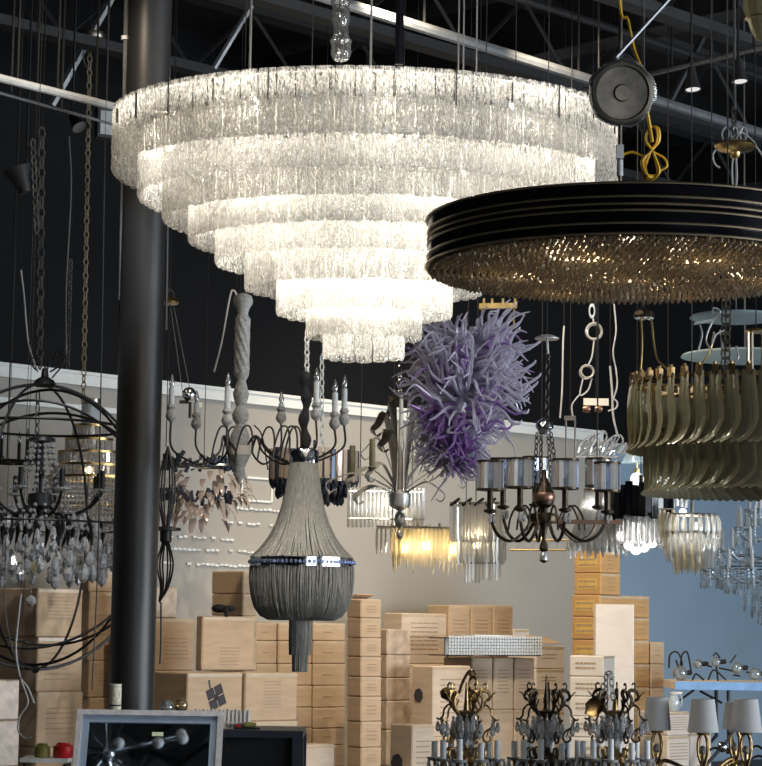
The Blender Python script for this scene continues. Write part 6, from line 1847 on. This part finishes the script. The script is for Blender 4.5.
# framed mirror at lower left, standing on the navy desk
mr = Thing('framed_mirror', 'mirror in a worn silver frame leaning back at the lower left, reflecting dark lamps', 'mirror', 150, 745, 8.0)
S = mr.S
TILT = radians(24)
W2, H2 = 73 * S, 60 * S
topz = mr.Z(712)
root = mr.root
def mpt(x, h, d=0.0):       # x across, h down from the top edge along the tilted face, d out of the face
    return Vector((x, -cos(TILT) * d + (-sin(TILT)) * h * 1.0, topz - cos(TILT) * h + sin(TILT) * d))
def bar(x0, h0, x1, h1, wd, dep, name, mat, base=0.0, parent=None):
    a, b = Vector((x0, h0, 0)), Vector((x1, h1, 0)); d = (b - a).normalized(); nrm = Vector((-d.y, d.x, 0))
    cs_ = [a - nrm * wd / 2, b - nrm * wd / 2, b + nrm * wd / 2, a + nrm * wd / 2]
    vs = [mpt(c.x, c.y, base) for c in cs_] + [mpt(c.x, c.y, base + dep) for c in cs_]
    mb = MB(); mb.add(vs, [(0, 1, 2, 3), (7, 6, 5, 4), (0, 4, 5, 1), (1, 5, 6, 2), (2, 6, 7, 3), (3, 7, 4, 0)])
    return mr.add(mb, name, mat, parent, smooth=False)
HH = .36
fw = 5.5 * S
for nm, args in (('top', (-W2, fw / 2, W2, fw / 2)), ('bottom', (-W2, HH - fw / 2, W2, HH - fw / 2)), ('side', (-W2 + fw / 2, fw, -W2 + fw / 2, HH - fw)), ('side', (W2 - fw / 2, fw, W2 - fw / 2, HH - fw))):
    bar(*args, fw, 5 * S, 'frame_rail', M['silver_frame'])
iw = 7 * S
for args in ((-W2 + fw, fw + iw / 2, W2 - fw, fw + iw / 2), (-W2 + fw, HH - fw - iw / 2, W2 - fw, HH - fw - iw / 2), (-W2 + fw + iw / 2, fw + iw, -W2 + fw + iw / 2, HH - fw - iw), (W2 - fw - iw / 2, fw + iw, W2 - fw - iw / 2, HH - fw - iw)):
    bar(*args, iw, 2.6 * S, 'inner_moulding', M['frame_blue'])
bar(-W2 + fw, HH / 2, W2 - fw, HH / 2, HH - fw, 1.0 * S, 'mirror_glass', M['mirror'])
bar(-W2 * 1.0, HH / 2, W2, HH / 2, HH, 4 * S, 'back_board', M['kraft'], -4.2 * S)
bar(3 * S, 24 * S, 14 * S, 24 * S, 4 * S, .8 * S, 'sticker', M['sticker'], 1.2 * S)
# navy desk under and beside it
dk_ = Thing('navy_desk', 'dark navy metal desk with an open front behind the mirror', 'desk', 262, 733, 9.0)
S = dk_.S; zt_ = dk_.Z(730.5); xl, xr = dk_.L(79, 733).x, dk_.L(303, 733).x
th = 7 * S; D_ = .42
mb = MB(); mb.box(((xl + xr) / 2, D_ / 2, zt_ - th / 2), (xr - xl, D_, th)); dk_.add(mb, 'desk_top', M['navy'], smooth=False)
zf_ = -dk_.loc.z
for x, w_ in ((xl + .03, .05), (xr - .02, .045)):
    for y in (.03, D_ - .03):
        mb = MB(); mb.box((x, y, (zt_ - th + zf_) / 2), (w_, .05, zt_ - th - zf_)); dk_.add(mb, 'leg', M['navy'], smooth=False)
mb = MB(); mb.box(((xl + xr) / 2, D_ - .02, (zt_ - th) - .25), (xr - xl - .1, .015, .5)); dk_.add(mb, 'back_panel', M['black_fabric'], smooth=False)
mb = MB(); x = dk_.L(228, 750).x; mb.tube([(x, -.006, dk_.Z(746)), (x, -.006, dk_.Z(757))], .5 * S, 5); mb.tube([(x, -.006, dk_.Z(757)), (x - 3 * S, -.006, dk_.Z(757))], .5 * S, 5); mb.tube([(x, -.006, dk_.Z(746)), (x, .02, dk_.Z(740))], .5 * S, 5); dk_.add(mb, 'hook_handle', M['chrome'])
ZD = dk_.loc.z + zt_
# ledge that carries the mirror foot (below the picture)
mfoot = mpt(0, HH)
mb = MB(); mb.box((mr.loc.x, mr.loc.y + mfoot.y + .02, (mr.loc.z + mfoot.z - .012) / 2), (W2 * 2.6, .24, mr.loc.z + mfoot.z - .012)); struct('mirror_plinth', mb, M['joist'])
# small things on the desk
rw = Thing('glass_vial_rack', 'row of small grey glass vials standing in a rack behind the mirror corner', 'rack', 220, 728, 9.12)
S = rw.S; z0 = ZD - rw.loc.z
for r in range(2):
    for k in range(15):
        x = (-28 + k * 4) * S; mb = MB(); mb.lathe([(1.7 * S, z0 + S), (1.8 * S, z0 + 13 * S), (1.5 * S, z0 + 15 * S), (1.5 * S, z0 + (18 + (k % 2)) * S)], (x, r * 6 * S, 0), 8); rw.add(mb, 'vial', M['vial'])
mb = MB(); mb.box((0, 3 * S, z0 + .5 * S), (62 * S, 12 * S, S)); mb.box((0, -3 * S, z0 + 6 * S), (62 * S, S, 2 * S)); mb.box((0, 9 * S, z0 + 6 * S), (62 * S, S, 2 * S)); mb.box((-30.5 * S, 3 * S, z0 + 3.5 * S), (S, 12 * S, 7 * S)); mb.box((30.5 * S, 3 * S, z0 + 3.5 * S), (S, 12 * S, 7 * S)); rw.add(mb, 'rack', M['white_card'], smooth=False)
for lab, x, mt, dz in (('clear glass bulb standing behind the mirror top edge, left of two', 167, 'disc_thin', 20), ('amber tinted glass bulb behind the mirror top edge, right of two', 181, 'bulb_amber', 22)):
    t = Thing('glass_bulb', lab, 'bulb', x, 712, 9.15, 'glass bulbs behind the mirror'); S = t.S; z0 = ZD - t.loc.z
    mb = MB(); mb.sphere((0, 0, z0 + dz * S), 7 * S, 16, 10); t.add(mb, 'glass', M[mt])
    mb = MB(); mb.lathe([(4 * S, z0), (3.4 * S, z0 + 6 * S), (3 * S, z0 + (dz - 5) * S)], (0, 0, 0), 12); t.add(mb, 'screw_base', M['nickel'])
    mb = MB(); mb.tube(spline([(-2 * S, 0, z0 + (dz - 5) * S), (-2.5 * S, 0, z0 + (dz + 2) * S), (0, 0, z0 + (dz + 4) * S), (2.5 * S, 0, z0 + (dz + 2) * S), (2 * S, 0, z0 + (dz - 5) * S)], 4), .4 * S, 4); t.add(mb, 'filament', M['brass'])
cn = Thing('card_tube', 'speckled cream cardboard tube standing left of the mirror before the column', 'tube', 115, 712, 8.5)
S = cn.S; cz = -cn.loc.z
mb = MB(); mb.lathe([(6 * S, ZD - cn.loc.z - .12), (6 * S, cn.Z(684)), (4.8 * S, cn.Z(684)), (4.8 * S, cn.Z(688))], (0, 0, 0), 22); cn.add(mb, 'body', M['speckle'])
mb = MB(); mb.lathe([(6.15 * S, cn.Z(706)), (6.15 * S, cn.Z(704.5))], (0, 0, 0), 22); cn.add(mb, 'dark_band', M['black_metal'])
mb = MB(); mb.box((cn.loc.x, cn.loc.y, (ZD - .12) / 2), (.14, .14, ZD - .12)); struct('tube_plinth', mb, M['joist'])
tk = Thing('tool_tray', 'small clutter tray with red and green items on the navy desk top', 'tray', 247, 729, 9.1)
S = tk.S; z0 = ZD - tk.loc.z
mb = MB(); mb.box((0, 0, z0 + 1 * S), (26 * S, 8 * S, 2 * S)); tk.add(mb, 'tray', M['dark_iron'], smooth=False)
mb = MB(); mb.box((-9 * S, -1 * S, z0 + 3 * S), (5 * S, 4 * S, 3 * S)); tk.add(mb, 'red_clip', M['red'], smooth=False)
mb = MB(); mb.lathe([(2 * S, -6 * S), (2.4 * S, 0), (2 * S, 6 * S)], (3 * S, 0, z0 + 4.4 * S), 10, axis=(1, .2, 0)); tk.add(mb, 'green_roll', M['green_glass'])
# red and olive bottles on the white shelf at the far left
shf = Thing('white_shelf', 'white shelf edge left of the mirror bearing a red and an olive bottle', 'shelf', 45, 760, 9.3)
S = shf.S
mb = MB(); mb.box((0, .06, 0), (48 * S, .2, 4 * S)); shf.add(mb, 'board', M['white_paint'], smooth=False)
mb = MB()
for x in (-20, 20): mb.box((x * S, .06, (-shf.loc.z) / 2 - 2 * S), (3 * S, .16, shf.loc.z - 4 * S))
shf.add(mb, 'supports', M['black_metal'], smooth=False)
for lab, x, mt, w_, h in (('red plastic tub on the white shelf next to the mirror', 63, 'red', 10, 15), ('olive green bottle lying low on the white shelf left of the red tub', 42, 'green_glass', 8, 14)):
    t = Thing('plastic_bottle', lab, 'bottle', x, 757, 9.33); S = t.S; z0 = shf.loc.z + 2 * S - t.loc.z
    mb = MB(); mb.lathe([(w_ * .85 * S, z0), (w_ * S, z0 + 2 * S), (w_ * S, z0 + (h - 4) * S), (w_ * .6 * S, z0 + (h - 1) * S)], (0, 0, 0), 20); t.add(mb, 'body', M[mt])
    mb = MB(); mb.lathe([(w_ * .6 * S, z0 + (h - 1) * S), (w_ * .6 * S, z0 + h * S)], (0, 0, 0), 18); t.add(mb, 'cap', M[mt])
# rod lamp above the picture that shows in the mirror
rl = Thing('rod_lamp', 'lamp of chrome rods with glass ball ends hanging high, seen reflected in the mirror', 'lamp', 0, 0, 5)
rl.root.location = rl.loc = Vector((-1.42, 5.2, 3.85))
for k in range(16):
    a = 2 * pi * k / 16 * 2.4; el = RND.uniform(-1, .7)
    d = Vector((cos(a) * cos(el), sin(a) * cos(el), sin(el))) * RND.uniform(.26, .5)
    mb = MB(); mb.tube([(0, 0, 0), d], .006, 6); rd = rl.add(mb, 'rod', M['chrome'])
    mb = MB(); mb.sphere(d, .03, 12, 8); rl.add(mb, 'ball', M['glow_dim'] if k % 3 == 0 else M['white_paint'], rd)
mb = MB(); mb.sphere((0, 0, 0), .05, 14, 9); mb.tube([(0, 0, 0), (0, 0, CEIL - .012 - rl.loc.z)], .008, 6); rl.add(mb, 'hub', M['chrome'])
